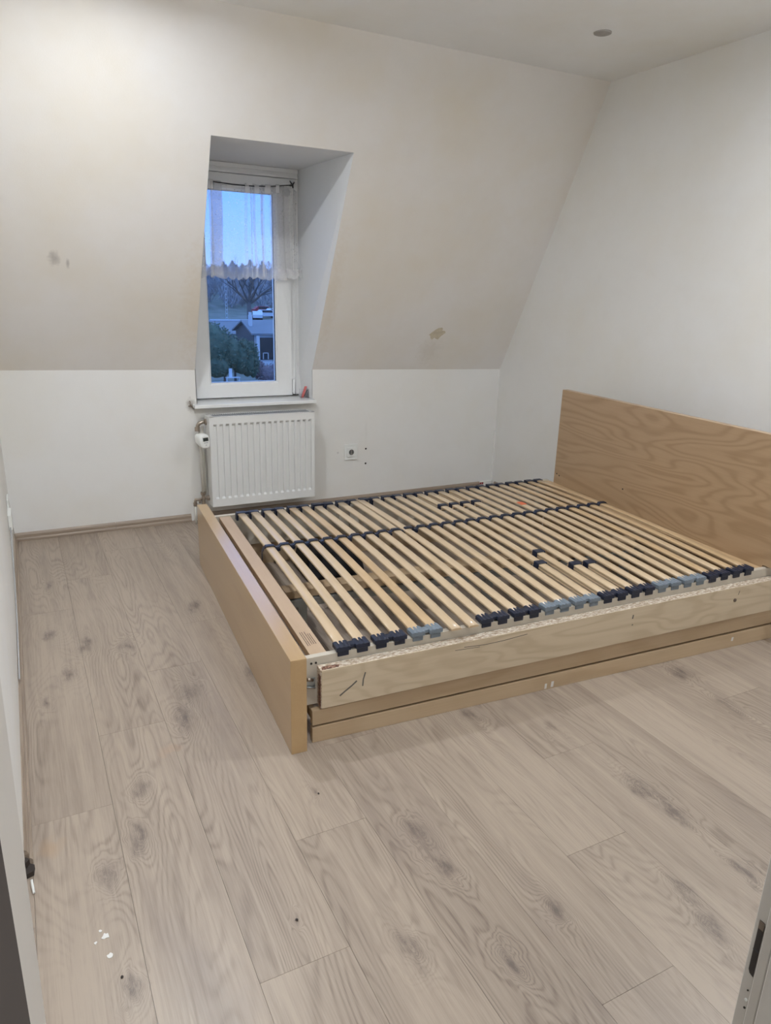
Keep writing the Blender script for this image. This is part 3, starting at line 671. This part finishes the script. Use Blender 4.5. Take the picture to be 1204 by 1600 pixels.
def scratch(pts, wd=.0012, y=.0198, mt=None, nm='scratch', par=None):
    q = MB()
    for a, b in zip(pts, pts[1:]):
        dx, dz = b[0]-a[0], b[1]-a[1]; L = math.hypot(dx, dz); nx, nz = -dz/L*wd, dx/L*wd
        q.hexa([(a[0]-nx, y, a[1]-nz), (b[0]-nx, y, b[1]-nz), (b[0]-nx, y+.0003, b[1]-nz), (a[0]-nx, y+.0003, a[1]-nz), (a[0]+nx, y, a[1]+nz), (b[0]+nx, y, b[1]+nz), (b[0]+nx, y+.0003, b[1]+nz), (a[0]+nx, y+.0003, a[1]+nz)])
    q.build(nm, mt or M['scratch'], par or ub)
scratch([(.172, .170), (.190, .183), (.215, .200), (.232, .214)], .0028); scratch([(.253, .190), (.255, .215), (.262, .240)], .0024)
scratch([(.636, .262), (.72, .257), (.80, .259), (.90, .267)], .0012); scratch([(.60, .256), (.70, .252)], .001)
scratch([(1.395, .245), (1.397, .262)], .003); scratch([(1.398, .216), (1.399, .221)], .003)
scratch([(1.965, .262), (1.97, .280)], .0015); 
MB().tube([(1.950, .0198, .240), (1.950, .0170, .240), (1.950, .0165, .240)], [.008, .0075, .004], 14).build('screw_cap', M['brass_dark'], ub)
# lower boards
def board(x0, y0, y1, zb0, zb1, zt0, zt1, name, mt):
    return MB().hexa([(x0, y0, zb0), (2.30, y0, zb1), (2.30, y1, zb1), (x0, y1, zb0), (x0, y0, zt0), (2.30, y0, zt1), (2.30, y1, zt1), (x0, y1, zt0)]).build(name, mt, bed, .0012, 1)
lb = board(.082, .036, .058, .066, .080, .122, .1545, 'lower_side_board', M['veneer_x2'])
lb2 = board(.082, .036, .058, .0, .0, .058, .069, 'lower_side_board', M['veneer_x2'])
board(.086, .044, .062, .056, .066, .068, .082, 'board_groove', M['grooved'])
scratch([(1.05, .006), (1.052, .030)], .006, .0357, M['caulk'], 'paint_smear', lb2); scratch([(1.02, .004), (1.021, .026)], .005, .0357, M['caulk'], 'paint_smear', lb2)
scratch([(2.0, .03), (2.002, .048)], .006, .0357, M['caulk'], 'paint_smear', lb2)
MB().box((.0835, .063, .08), (.1, .12, .112)).build('corner_block', M['beamwood'], bed)
MB().box((.057, .066, .148), (.095, .13, .156)).build('steel_bracket', M['plastic_white'], bed)
MB().box((.060, .0570, .20), (.1, .0625, .232)).build('steel_bracket', M['steel'], bed, .002)
MB().tube([(.062, .056, .205), (.098, .050, .200)], .003, 8).build('bracket_bolt', M['steel'], bed)
MB().tube([(.07, .05, .235), (.09, .054, .228)], .006, 8).build('bracket_bolt', M['chrome'], bed)
# end board behind footboard with print
eb = MB().hexa([(.092, .088, .275), (.150, .088, .275), (.150, 1.652, .275), (.092, 1.652, .275), (.092, .088, .301), (.150, .088, .301), (.150, 1.652, .301), (.092, 1.652, .301)]).build('end_board', M['endwood'], bed, .001, 1)
rn = random.Random(5); q = MB()
for li, xx in enumerate((.104, .111, .120, .127, .134)):
    yy = .150+ (0 if li < 2 else .008)
    while yy < (.250 if li < 3 else .232):
        L = rn.uniform(.003, .010); q.box((xx, yy, .3012), (xx+.0022, yy+L, .3015)); yy += L+.0016
q.build('printed_text', M['ink'], eb)
MB().box((2.095, .088, .300), (2.1665, 1.652, .334)).build('end_board', M['slat_warm'], bed, .001, 1)
# lower inner far board, middle beam, steel strip, support legs
MB().box((.056, 1.684, 0), (2.166, 1.702, .125)).build('lower_side_board', M['veneer_x2'], bed)
MB().hexa([(.20, .775, .188), (2.09, .775, .188), (2.09, .850, .188), (.20, .850, .188), (.20, .775, .222), (2.09, .775, .240), (2.09, .850, .240), (.20, .850, .222)]).build('middle_beam', M['beamwood'], bed, .001, 1)
MB().box((.20, .765, .178), (2.166, .86, .184)).box((.20, .765, .150), (2.166, .769, .178)).build('steel_strip', M['steel'], bed)
for xx in (.26, 1.2, 2.05): MB().box((xx, .79, 0), (xx+.04, .83, .178)).build('support_leg', M['steel'], bed)
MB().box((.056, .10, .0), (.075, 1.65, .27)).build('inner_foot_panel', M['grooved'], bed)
MB().box((2.15, .09, .0), (2.1655, 1.65, .30)).build('inner_head_panel', M['beamwood'], bed)
for xx in (.74, .80): MB().box((xx, 1.60, .19), (xx+.055, 1.653, .305)).build('corner_block', M['rail_white'], bed)
# black plastic under the strap
tag(MB().hexa([(.47, 1.34, .0), (.80, 1.34, .0), (.80, 1.62, .0), (.47, 1.62, .0), (.49, 1.37, .14), (.78, 1.37, .14), (.78, 1.60, .12), (.49, 1.60, .12)]).build('black_bag', M['black_cloth'], None, .02, 3), 'black flat bag lying on the floor under the slats near the foot end', 'bag')
bb = D.objects['black_bag']; bb.location = (FX, FY, 0); bb.rotation_euler = (0, 0, TH)

# ------------------------------------------------------------ slatted base
sb = empty('slatted_base', (FX, FY, 0), TH, label='slatted base of pale bowed slats with navy and grey end caps inside the bed', cat='slatted base')
SP = .0687; X_0 = .198; SW = .0385; STK = .008
Y0, Y1 = .070, 1.615
def slat_z(x, y):            # top of the bowed slat
    t = (y-Y0)/(Y1-Y0); return .323+.0165*x+.020*math.sin(PI*max(0, min(1, t)))
def slat_mesh(y0, y1, rise0, name='slat', zoff=0):
    q = MB(); N = 14; prev = None
    for i in range(N+1):
        y = y0+(y1-y0)*i/N; t = (y-Y0)/(Y1-Y0); z = .020*math.sin(PI*max(0, min(1, t)))+zoff; h = SW/2; c_ = .0022
        sec = [(-h, z-STK), (h, z-STK), (h, z-c_), (h-.003, z-.0004), (0, z+.0008), (-h+.003, z-.0004), (-h, z-c_)]
        v = [q.bm.verts.new((a, y, b)) for a, b in sec]
        if prev:
            for k_ in range(7):
                f_ = q.bm.faces.new((prev[k_], prev[(k_+1) % 7], v[(k_+1) % 7], v[k_])); f_.smooth = k_ in (2, 3, 4, 5)
        else: q.bm.faces.new(v)
        prev = v
    q.bm.faces.new(prev[::-1]); return q.mesh(name)
me_slat = slat_mesh(Y0, Y1, 0)
me_slat2 = me_slat.copy(); me_slat.materials.append(M['slat']); me_slat2.materials.append(M['slat_warm'])
warm = {4, 5, 24, 26, 27}
shift = {6: -.034, 7: -.036}
for i in range(28):
    x = X_0+SP*i
    o = link('slat', me_slat2 if i in warm else me_slat, None, sb)
    dx = 0; rz = 0
    if i in warm: o['label'] = 'darker amber toned slat'
    if i == 9: rz = -.004
    if i == 10: dx = .0; rz = .012
    o.location = (x+dx, shift.get(i, 0), .323+.0165*x); o.rotation_euler = (0, 0, rz)
# orange sticker
x = X_0+SP*21; MB().box((-.018, 1.155, .0), (.018, 1.205, .0012)).build('orange_sticker', M['orange'], sb).location = (X_0+SP*21, 0, slat_z(X_0+SP*21, 1.18)+.0012)
# doubled slats in the shoulder zone, with sliding clips
me_low_n = {}
for i, yn in ((15, .42), (16, .53), (17, .36), (18, .35)):
    x = X_0+SP*i
    for (ya, yb_) in ((Y0+.01, yn+.03), (1.29, Y1-.01)):
        me = slat_mesh(ya, yb_, 0, 'lower_slat', -.012); me.materials.append(M['slat']); o = link('lower_slat', me, None, sb); o.location = (x, 0, .323+.0165*x)
    for yc in (yn, 1.318):
        z = slat_z(x, yc); h = SW/2+.004
        q = MB().box((-h, -.017, -.026), (h, .017, -.0215)).box((-h, -.017, .0005), (h, .017, .005)).box((-h, -.017, -.0215), (-h+.004, .017, .0005)).box((h-.004, -.017, -.0215), (h, .017, .0005))
        me = q.mesh('slider_clip', .0012, 1); me.materials.append(M['navy']); o = link('slider_clip', me, None, sb); o.location = (x, yc, z)
# near end caps: pairs
def cap_mesh(sgn=1):
    q = MB(); L = .045; h = SW/2+.006; half = SP/2
    def sleeve(cx):
        # wavy-topped sleeve
        prof = [(-h, -.012), (h, -.012), (h, .003), (h*.62, .006), (h*.3, .0035), (0, .006), (-h*.3, .0035), (-h*.62, .006), (-h, .003)]
        q.prism([(cx+a, -L/2, b) for a, b in prof], (0, L, 0))
        q.box((cx-h+.006, -L/2+.004, -.031), (cx+h-.006, L/2-.012, -.0122))
    sleeve(-half); sleeve(half)
    q.box((-half+h-.002, -.012, -.010), (half-h+.002, .014, .0025))
    return q.mesh('end_cap', .0012, 1)
me_cap = {}
for nm, mt in (('navy', M['navy']), ('grey', M['grey_cap'])):
    me = cap_mesh(); me.materials.append(mt); me_cap[nm] = me
grey_pairs = {2, 6, 7, 10, 11}
for p_ in range(14):
    if p_ == 3: continue
    xm = X_0+SP*(2*p_+.5)
    g = p_ in grey_pairs
    o = link('end_cap', me_cap['grey' if g else 'navy'], None, sb); o.location = (xm, Y0+.008, .323+.0165*xm-.003)
    o.rotation_euler = (0, -.0165, 0)
    if g: o['label'] = 'grey plastic end cap'
# far end caps
def far_cap():
    q = MB(); h = SW/2+.005; half = SP/2
    for s_ in (-1, 1):
        q.box((s_*half-h, -.012, -.012), (s_*half+h, .022, .005)); q.box((s_*half-h-.003, -.018, -.034), (s_*half-h+.008, .016, -.002))
    q.box((-half+h-.001, .0, -.008), (half-h+.001, .018, .003))
    return q.mesh('end_cap', .001, 1)
mf = far_cap(); mf.materials.append(M['navy'])
for p_ in range(14):
    xm = X_0+SP*(2*p_+.5); o = link('end_cap', mf, None, sb); o.location = (xm, Y1-.004, .323+.0165*xm-.002)
# centre strap weaving over the slats
q = MB(); SY = 1.02
prev = None; pts = []
pts.append((X_0-.032, .235)); pts.append((X_0-.036, .29)); pts.append((X_0-.034, .325)); pts.append((X_0-.026, .344))
for i in range(28):
    x = X_0+SP*i; zt = slat_z(x, SY)+.0032
    pts += [(x-SW/2-.004, zt-.008), (x-SW/2, zt), (x, zt+.0008), (x+SW/2, zt), (x+SW/2+.004, zt-.008)]
    if i < 27: pts.append((x+SP/2, zt-.011))
x = X_0+SP*27; pts.append((x+.034, slat_z(x, SY)-.01))
def sy(x): return SY+.0*x + (.0 if x < 1.4 else 0)
for (x, z) in pts:
    y = sy(x)
    v = [q.bm.verts.new(p) for p in ((x, y-.012, z), (x, y+.012, z), (x, y+.012, z+.0035), (x, y-.012, z+.0035))]
    if prev:
        for k_ in range(4): q.bm.faces.new((prev[k_], prev[(k_+1) % 4], v[(k_+1) % 4], v[k_]))
    else: q.bm.faces.new(v)
    prev = v
q.bm.faces.new(prev[::-1]); q.build('centre_strap', M['navy'], sb)
me = MB().box((-.013, -.012, -.022), (.013, .012, -.006)).mesh('strap_clip', .002, 1); me.materials.append(M['navy'])
for i in range(27):
    x = X_0+SP*(i+.5); o = link('strap_clip', me, None, sb); o.location = (x, SY, slat_z(x, SY)-.002)

# ------------------------------------------------------------ door frame and leaf
dl = empty('door_1', (0, 0, 0), kind='structure')
MB().hexa([(-3.360, -4.085, .01), (-3.322, -4.085, .01), (-3.326, -3.38, .01), (-3.361, -3.38, .01), (-3.360, -4.085, 2.0), (-3.300, -4.085, 2.0), (-3.297, -3.38, 2.0), (-3.345, -3.38, 2.0)]).build('door_leaf', M['door'], dl, .002, 1)
jm = empty('door_frame', (0, 0, 0)); tag(jm, kind='structure'); jm.name = 'trim_2'
MB().box((JX, -4.1098, 0), (JX+.09, YF-.0005, 2.02)).build('door_jamb', M['jamb'], jm, .0015, 1)
MB().box((JX-.004, -4.1215, 0), (JX+.09, -4.1100, 2.02)).build('door_jamb', M['jamb'], jm, .0015, 1)
MB().box((JX-.009, -4.25, 0), (JX+.09, -4.1235, 2.02)).build('door_jamb', M['jamb'], jm, .0015, 1)
MB().box((JX-.012, -4.262, 0), (JX+.07, -4.25, 2.02)).build('door_casing', M['jamb'], jm, .002, 1)
MB().box((JX-.003, -4.1234, 0), (JX+.05, -4.1216, 2.02)).build('door_seal', M['seal_and_gap'], jm)
q = MB(); zz = [(.772, -4.1018, -4.1078)]
MB().prism([(JX-.0006, -4.1018, .776), (JX-.0006, -4.1035, .772), (JX-.0006, -4.1080, .770), (JX-.0006, -4.1080, .838), (JX-.0006, -4.1065, .842), (JX-.0006, -4.1018, .842)], (.0012, 0, 0)).build('strike_opening', M['seal_and_gap'], jm)
MB().box((JX-.0010, -4.1080, .803), (JX-.0005, -4.1018, .805)).build('strike_bar', M['ink'], jm)
MB().box((JX-.0012, -4.1078, .832), (JX-.0005, -4.1020, .842)).build('strike_lip', M['brass_dark'], jm)
MB().cyl((JX-.0012, -4.1065, .737), (JX, -4.1065, .737), .0016, 10).build('screw_head', M['plastic_white'], jm)
MB().cyl((JX-.0012, -4.1062, .750), (JX, -4.1062, .750), .0009, 10).build('screw_hole', M['hole'], jm)
MB().cyl((JX-.0012, -4.1068, .726), (JX, -4.1068, .726), .0012, 10).build('screw_hole', M['hole'], jm)
MB().box((-3.316, -4.25, 0), (-3.2755, -4.09, 2.02)).build('hinge_shadow_gap', M['seal_and_gap'], jm, .002, 1)  # shadow gap at the hinge side, built as a solid dark strip

# ------------------------------------------------------------ outside
GZ = -6.0
def px_x(px, d): return CAM.x+d*(.2425+(.3388-.2425)*(px-324)/108.0)
def terr(x, d):
    if d < 74: return GZ
    if d < 150: return GZ+2.6*((d-74)/76)
    return GZ+2.6+8.0*((d-150)/130)**1.0+1.2*math.sin(x*.07)
k = NT('garden_ground'); P = k.coord('World'); n_ = k.noise(P, .35, 6, .6)
M['ground'] = k.done(k.ramp(n_, [(.35, (.10, .12, .085)), (.65, (.20, .20, .17))]), .9)
M['bark'] = plain('dark_bark', (.11, .10, .095), .9)
M['hilltree'] = plain('bare_woodland', (.34, .33, .34), .95, var=.4, scale=.6)  # mist over the hill is put into this lighter tree colour
M['evergreen'] = plain('dark_evergreen_leaves', (.085, .125, .08), .8, var=.5, scale=3)
M['bush'] = plain('brownish_shrub', (.22, .17, .18), .9, var=.4, scale=4)
M['roof'] = plain('grey_roof_sheet', (.20, .21, .225), .7, var=.15, scale=1)
M['housewall'] = plain('white_render', (.55, .56, .58), .8)
M['darkwin'] = plain('dark_window', (.03, .035, .04), .2)
M['carwhite'] = plain('white_car_paint', (.6, .62, .65), .25)
M['carred'] = plain('red_car_paint', (.35, .04, .05), .25)
M['asphalt'] = plain('wet_asphalt', (.09, .09, .10), .5)
q = MB(); nx, ny = 40, 60; gr = []
for j in range(ny+1):
    d = 12+(330-12)*j/ny; row = []
    for i in range(nx+1):
        x = -60+ (260)*i/nx; row.append(q.bm.verts.new((x, d-4.43, terr(x, d))))
    gr.append(row)
for j in range(ny):
    for i in range(nx): q.bm.faces.new((gr[j][i], gr[j][i+1], gr[j+1][i+1], gr[j+1][i])).smooth = True
tag(q.build('ground', M['ground']), kind='structure')

# house
Yh = 65-4.43
def house(x0, x1, y0, y1, zb, ze, zr, root, wall_mt):
    MB().box((x0, y0, zb), (x1, y1, ze)).build('house_wall', wall_mt, root)
    ym = (y0+y1)/2; ov = .35
    MB().prism([(x0-.03, y0, zb), (x0-.03, y1, zb), (x0-.03, y1, ze-.02), (x0-.03, ym, zr-.2), (x0-.03, y0, ze-.02)], (.028, 0, 0)).build('gable_dark_sheet', M['bark'], root)  # thin dark sheet that makes this end wall darker
    MB().prism([(x0, y0, ze+.001), (x0, y1, ze+.001), (x0, ym, zr-.2)], (x1-x0, 0, 0)).build('gable', wall_mt, root)
    q = MB(); q.prism([(x0-ov, y0-ov, ze-.05), (x0-ov, ym, zr), (x0-ov, y1+ov, ze-.05), (x0-ov, y1+ov, ze-.2), (x0-ov, ym, zr-.15), (x0-ov, y0-ov, ze-.2)], (x1-x0+2*ov, 0, 0)); q.build('roof', M['roof'], root)
h1 = empty('bungalow', (0, 0, 0), label='low white house with open porch seen at the lower right of the window pane', cat='house')
hx0 = px_x(393, 65)
house(hx0, hx0+9, Yh, Yh+6, GZ, -2.55, -1.55, h1, M['housewall'])
MB().box((hx0+.45, Yh-.06, -5.0), (hx0+1.75, Yh-.01, -3.0)).build('porch_opening', M['darkwin'], h1)
for xx in (hx0+.12, hx0+1.78): MB().box((xx, Yh-.35, -5.2), (xx+.28, Yh-.1, -2.8)).build('porch_post', M['housewall'], h1)
MB().box((hx0+.1, Yh-.40, GZ), (hx0+3.4, Yh-.36, -5.15)).build('porch_wall', M['housewall'], h1)
f_ = MB().box((hx0+.75, Yh-.12, -4.95), (hx0+.82, Yh-.06, -4.35)).box((hx0+1.22, Yh-.12, -4.95), (hx0+1.29, Yh-.06, -4.35)).box((hx0+.75, Yh-.12, -4.42), (hx0+1.29, Yh-.06, -4.35)); f_.build('window_trim', M['housewall'], h1)
MB().box((hx0+2.4, Yh-.06, -4.9), (hx0+3.3, Yh-.01, -3.2)).build('house_window', M['darkwin'], h1)
MB().box((hx0+.0, Yh+1.4, -2.4), (hx0+.28, Yh+1.8, -1.05)).box((hx0+.04, Yh+1.45, -1.05), (hx0+.24, Yh+1.75, -.8)).build('chimney', M['housewall'], h1)
h2 = empty('long_shed', (0, 0, 0), label='long low building with pale ridge strip behind the big shrub', cat='building')
house(px_x(300, 75)-16, px_x(404, 75), Yh+7, Yh+13, GZ, -3.05, -1.95, h2, M['housewall'])
MB().box((px_x(300, 75)-16, Yh+9.9, -1.97), (px_x(391, 75)-.1, Yh+10.1, -1.83)).build('ridge_strip', M['carwhite'], h2)

# foliage helper: many small leaf cards over blobs
def leafy(name, mt, blobs, n, size, root, seed):
    rn = random.Random(seed); V = []; Fc = []
    for _ in range(n):
        c, r = rn.choice(blobs); th1 = rn.uniform(0, 2*PI); u = rn.uniform(-.6, 1); s_ = math.sqrt(1-u*u); rad = rn.uniform(.75, 1.08)
        p = Vector((c[0]+r[0]*s_*math.cos(th1)*rad, c[1]+r[1]*s_*math.sin(th1)*rad, c[2]+r[2]*u*rad))
        a = Vector((rn.gauss(0, 1), rn.gauss(0, 1), rn.gauss(0, 1))).normalized(); b = a.orthogonal().normalized(); z = size*rn.uniform(.5, 1.3)
        i0 = len(V); V += [p+a*z, p+b*z*.6, p-a*z, p-b*z*.6]; Fc.append((i0, i0+1, i0+2, i0+3))
    me = D.meshes.new(name); me.from_pydata([tuple(v) for v in V], [], Fc); o = link(name, me, mt, root); o['kind'] = 'stuff'; return o
sh = empty('garden_shrub', (px_x(350, 55), 50.5, GZ), label='large dark evergreen shrub filling the lower left of the window pane', cat='shrub')
X = px_x(350, 55); bl = [((px_x(322, 55)-X, 0, 3.2), (1.5, 1.3, 1.75)), ((px_x(338, 55)-X, .2, 2.9), (1.1, 1.2, 1.6)), ((px_x(355, 55)-X, 0, 2.5), (.95, 1.1, 1.4)), ((px_x(368, 55)-X, -.1, 2.1), (.8, 1, 1.35)), ((px_x(380, 55)-X, 0, 1.9), (.8, .9, 1.35)), ((px_x(389, 55)-X, .1, 1.9), (.5, .8, 1.5)), ((px_x(376, 55)-X, 0, 2.6), (.7, .8, 1.0)), ((px_x(330, 55)-X, -.4, 1.6), (1.2, .9, 1.0))]
q = MB()
for c, r in bl: q.blob(c, tuple(v*.86 for v in r), 3, .04)
q.build('foliage_core', M['evergreen'], sh); leafy('leaves', M['evergreen'], bl, 5200, .11, sh, 4)
MB().tube([(-.3, 0, 0), (-.3, 0, 1.5)], [.16, .1], 8).tube([(.5, 0, 0), (.5, .1, 1.4)], [.12, .08], 8).build('stem', M['bark'], sh)
for i_, (xx, yy, sz, lb) in enumerate(((1.5, 49, 1.0, 'dark evergreen shrub left of the large garden shrub, outside the pane'), (-5.5, 47, 1.25, 'broad dark evergreen shrub far left in the garden, outside the pane'))):
    s2 = empty('garden_shrub', (xx, yy, GZ), label=lb, cat='shrub'); q = MB()
    bl2 = [((0, 0, 2.0*sz), (1.6*sz, 1.4*sz, 2.0*sz)), ((1.5*sz, .2, 1.4*sz), (1.1*sz, 1.0*sz, 1.4*sz)), ((-1.4*sz, .1, 1.3*sz), (1.1*sz, 1.0*sz, 1.3*sz))]
    for c, r in bl2: q.blob(c, tuple(v*.86 for v in r), 3, .04)
    q.build('foliage_core', M['evergreen'], s2); leafy('leaves', M['evergreen'], bl2, 2200, .12, s2, 50+i_)
b2 = empty('brown_bush', (px_x(412, 56), 51.5, GZ), label='rounded brownish bush at the bottom right of the window pane', cat='bush')
bl = [((0, 0, .7), (.95, .8, .85)), ((.9, .2, .8), (.8, .7, .9)), ((-.5, .5, 1.0), (.6, .6, .8)), ((1.6, .3, .7), (.7, .7, .8))]
q = MB()
for c, r in bl: q.blob(c, tuple(v*.8 for v in r), 2, .06)
q.build('foliage_core', M['bush'], b2); leafy('twigs', M['bush'], bl, 1800, .08, b2, 9)
bn = empty('garden_bench', (px_x(349, 54), 48.2, GZ), label='white garden bench on the lawn under the evergreen shrub', cat='bench')
MB().box((-.5, 0, .92), (.55, .35, .98)).build('seat', M['carwhite'], bn)
MB().box((-.22, .3, .98), (.02, .36, 1.6)).build('backrest', M['carwhite'], bn)
for xx in (-.46, .46): MB().box((xx, .05, 0), (xx+.05, .3, .92)).build('leg', M['carwhite'], bn)

# bare tree
bt = empty('bare_tree', (px_x(386, 88), 83.6, GZ+.35), label='bare tree with spreading crown behind the low building', cat='tree')
rn = random.Random(11); q = MB(); q2 = MB()
def limb(p, d, L, r, lev, qq):
    pts = [p]; rs = [r]; n_ = 4
    for i in range(n_):
        d = (d+Vector((rn.gauss(0, .09), rn.gauss(0, .09), rn.gauss(0, .06)+.03))).normalized(); p = p+d*(L/n_); pts.append(p); rs.append(r*(1-.55*(i+1)/n_))
    qq.tube(pts, rs, 5, False)
    if lev < 4:
        for k_ in range(3 if lev < 3 else 4):
            i = rn.randint(2, n_); dd = (d+Vector((rn.gauss(0, .5), rn.gauss(0, .5), rn.gauss(.05, .25)))).normalized(); limb(pts[i], dd, L*rn.uniform(.55, .75), rs[i]*.75, lev+1, q2)
q.tube([(0, 0, 0), (.02, 0, 2.6), (0, 0, 5.3)], [.36, .30, .28], 8)
q.build('trunk', M['bark'], bt); q = MB()
for a, el in ((-1.0, .75), (-.55, .95), (-.15, 1.3), (.25, 1.25), (.6, .9), (1.0, .6), (.1, 1.5), (-1.25, .45), (1.3, .35)):
    limb(Vector((0, 0, 5.1)), Vector((math.sin(a*1.2)*math.cos(el*.6), rn.uniform(-.4, .4), math.sin(el)*.9+.15)).normalized(), rn.uniform(2.3, 2.9), .14, 1, q)
q.build('boughs', M['bark'], bt); q2.build('branches', M['bark'], bt)

# hill trees: bare woodland, sharing three meshes
vm = []
for s_ in range(4):
    rn = random.Random(30+s_); V = []; Fc = []
    for _ in range(420):
        a = rn.uniform(0, 2*PI); u = rn.random(); z = 1.0+8.0*u; rr = (2.6*math.sin(PI*min(1, .15+.85*u)))*rn.random()**.5
        p = Vector((rr*math.cos(a), rr*math.sin(a), z)); dr = Vector((rn.gauss(0, .5), rn.gauss(0, .5), 1)).normalized(); b = dr.orthogonal().normalized(); L = rn.uniform(.5, 1.1)
        i0 = len(V); V += [p+dr*L, p+b*.10, p-dr*L, p-b*.10]; Fc.append((i0, i0+1, i0+2, i0+3))
    for sg in range(6):
        a0, a1 = sg*PI/3, (sg+1)*PI/3; i0 = len(V); V += [Vector((.2*math.cos(a0), .2*math.sin(a0), 0)), Vector((.2*math.cos(a1), .2*math.sin(a1), 0)), Vector((.08*math.cos(a1), .08*math.sin(a1), 8)), Vector((.08*math.cos(a0), .08*math.sin(a0), 8))]; Fc.append((i0, i0+1, i0+2, i0+3))
    me = D.meshes.new('woodland_tree'); me.from_pydata([tuple(v) for v in V], [], Fc); me.materials.append(M['hilltree']); vm.append(me)
rn = random.Random(77)
spots = []; i = 0; tries = 0
while len(spots) < 150 and tries < 20000:
    tries += 1; d = rn.uniform(152, 268); x = CAM.x+d*(rn.uniform(.22, .365) if len(spots) < 75 else rn.uniform(-.10, .42))
    if math.hypot(x-px_x(373.5, 180), d-180) > 5 and all((x-a)**2+(d-b)**2 > 5.6**2 for a, b in spots): spots.append((x, d))
for i, (x, d) in enumerate(spots):
    o = link('woodland_tree', vm[i % 4]); o.location = (x, d-4.43, terr(x, d)-.3); s_ = rn.uniform(.8, 1.0); o.scale = (s_, s_, s_*rn.uniform(.7, 1.0)); o.rotation_euler = (0, 0, rn.uniform(0, 6))
    tag(o, 'leafless tree on the wooded hillside seen through the window', 'tree', 'leafless trees on the hillside')
# cars, lamp, mast
def car(px, d, mt, name_lab, rot=0):
    r = empty('car', (px_x(px, d), d-4.43, terr(0, d)-1.2*0), rot, label=name_lab, cat='car')
    MB().prism([(-2.1, -.85, .35), (2.1, -.85, .35), (2.1, -.85, .85), (1.3, -.85, .95), (.8, -.85, 1.45), (-1.2, -.85, 1.45), (-1.8, -.85, .95), (-2.1, -.85, .9)], (0, 1.7, 0)).build('car_body', mt, r)
    MB().prism([(-1.1, -.87, .98), (1.1, -.87, .98), (.72, -.87, 1.38), (-1.08, -.87, 1.38)], (0, 1.74, 0)).build('side_glass', M['darkwin'], r)
    for xx in (-1.3, 1.3): MB().cyl((xx, -.88, .33), (xx, .88, .33), .33, 12).build('wheel', M['ink'], r)
car(414, 132, M['carwhite'], 'white car parked right of the bare tree trunk'); car(408, 142, M['carred'], 'red car parked behind the white car'); car(428, 136, M['carwhite'], 'pale car at the far right edge of the pane', .1)
car(399, 128, M['carwhite'], 'light car parked next to the bare tree trunk', 1.3)
sl_ = empty('street_lamp', (px_x(373.5, 180), 175.6, terr(0, 180)), label='street lamp glowing white left of the bare tree crown', cat='street lamp')
zl_ = CAM.z+180*.0005-sl_.location.z
MB().tube([(0, 0, 0), (0, 0, zl_)], .08, 6).build('pole', M['bark'], sl_)
k = NT('street_lamp_light'); k.b.inputs['Emission Color'].default_value = (.85, .92, 1, 1); k.b.inputs['Emission Strength'].default_value = 3.0; M['slamp'] = k.done((.9, .9, .9), .4)
MB().blob((0, 0, zl_), (.28, .28, .16), 1).build('lamp_head', M['slamp'], sl_)
MB().box((-.9, 0, zl_-.1), (0, .1, zl_)).blob((-.9, 0, zl_), (.16, .16, .10), 1).build('lamp_arm', M['bark'], sl_)
ms = empty('lattice_mast', (px_x(350.5, 110), 105.6, terr(0, 110)), label='slender pale lattice mast left of the bare tree', cat='mast')
q = MB(); H = CAM.z+110*.008-ms.location.z
for a in (-.14, .14): q.box((a-.02, 0, 0), (a+.02, .04, H))
z = 0
while z < H: q.box((-.14, 0, z), (.14, .04, z+.10)); z += .55
q.build('lattice', M['housewall'], ms)
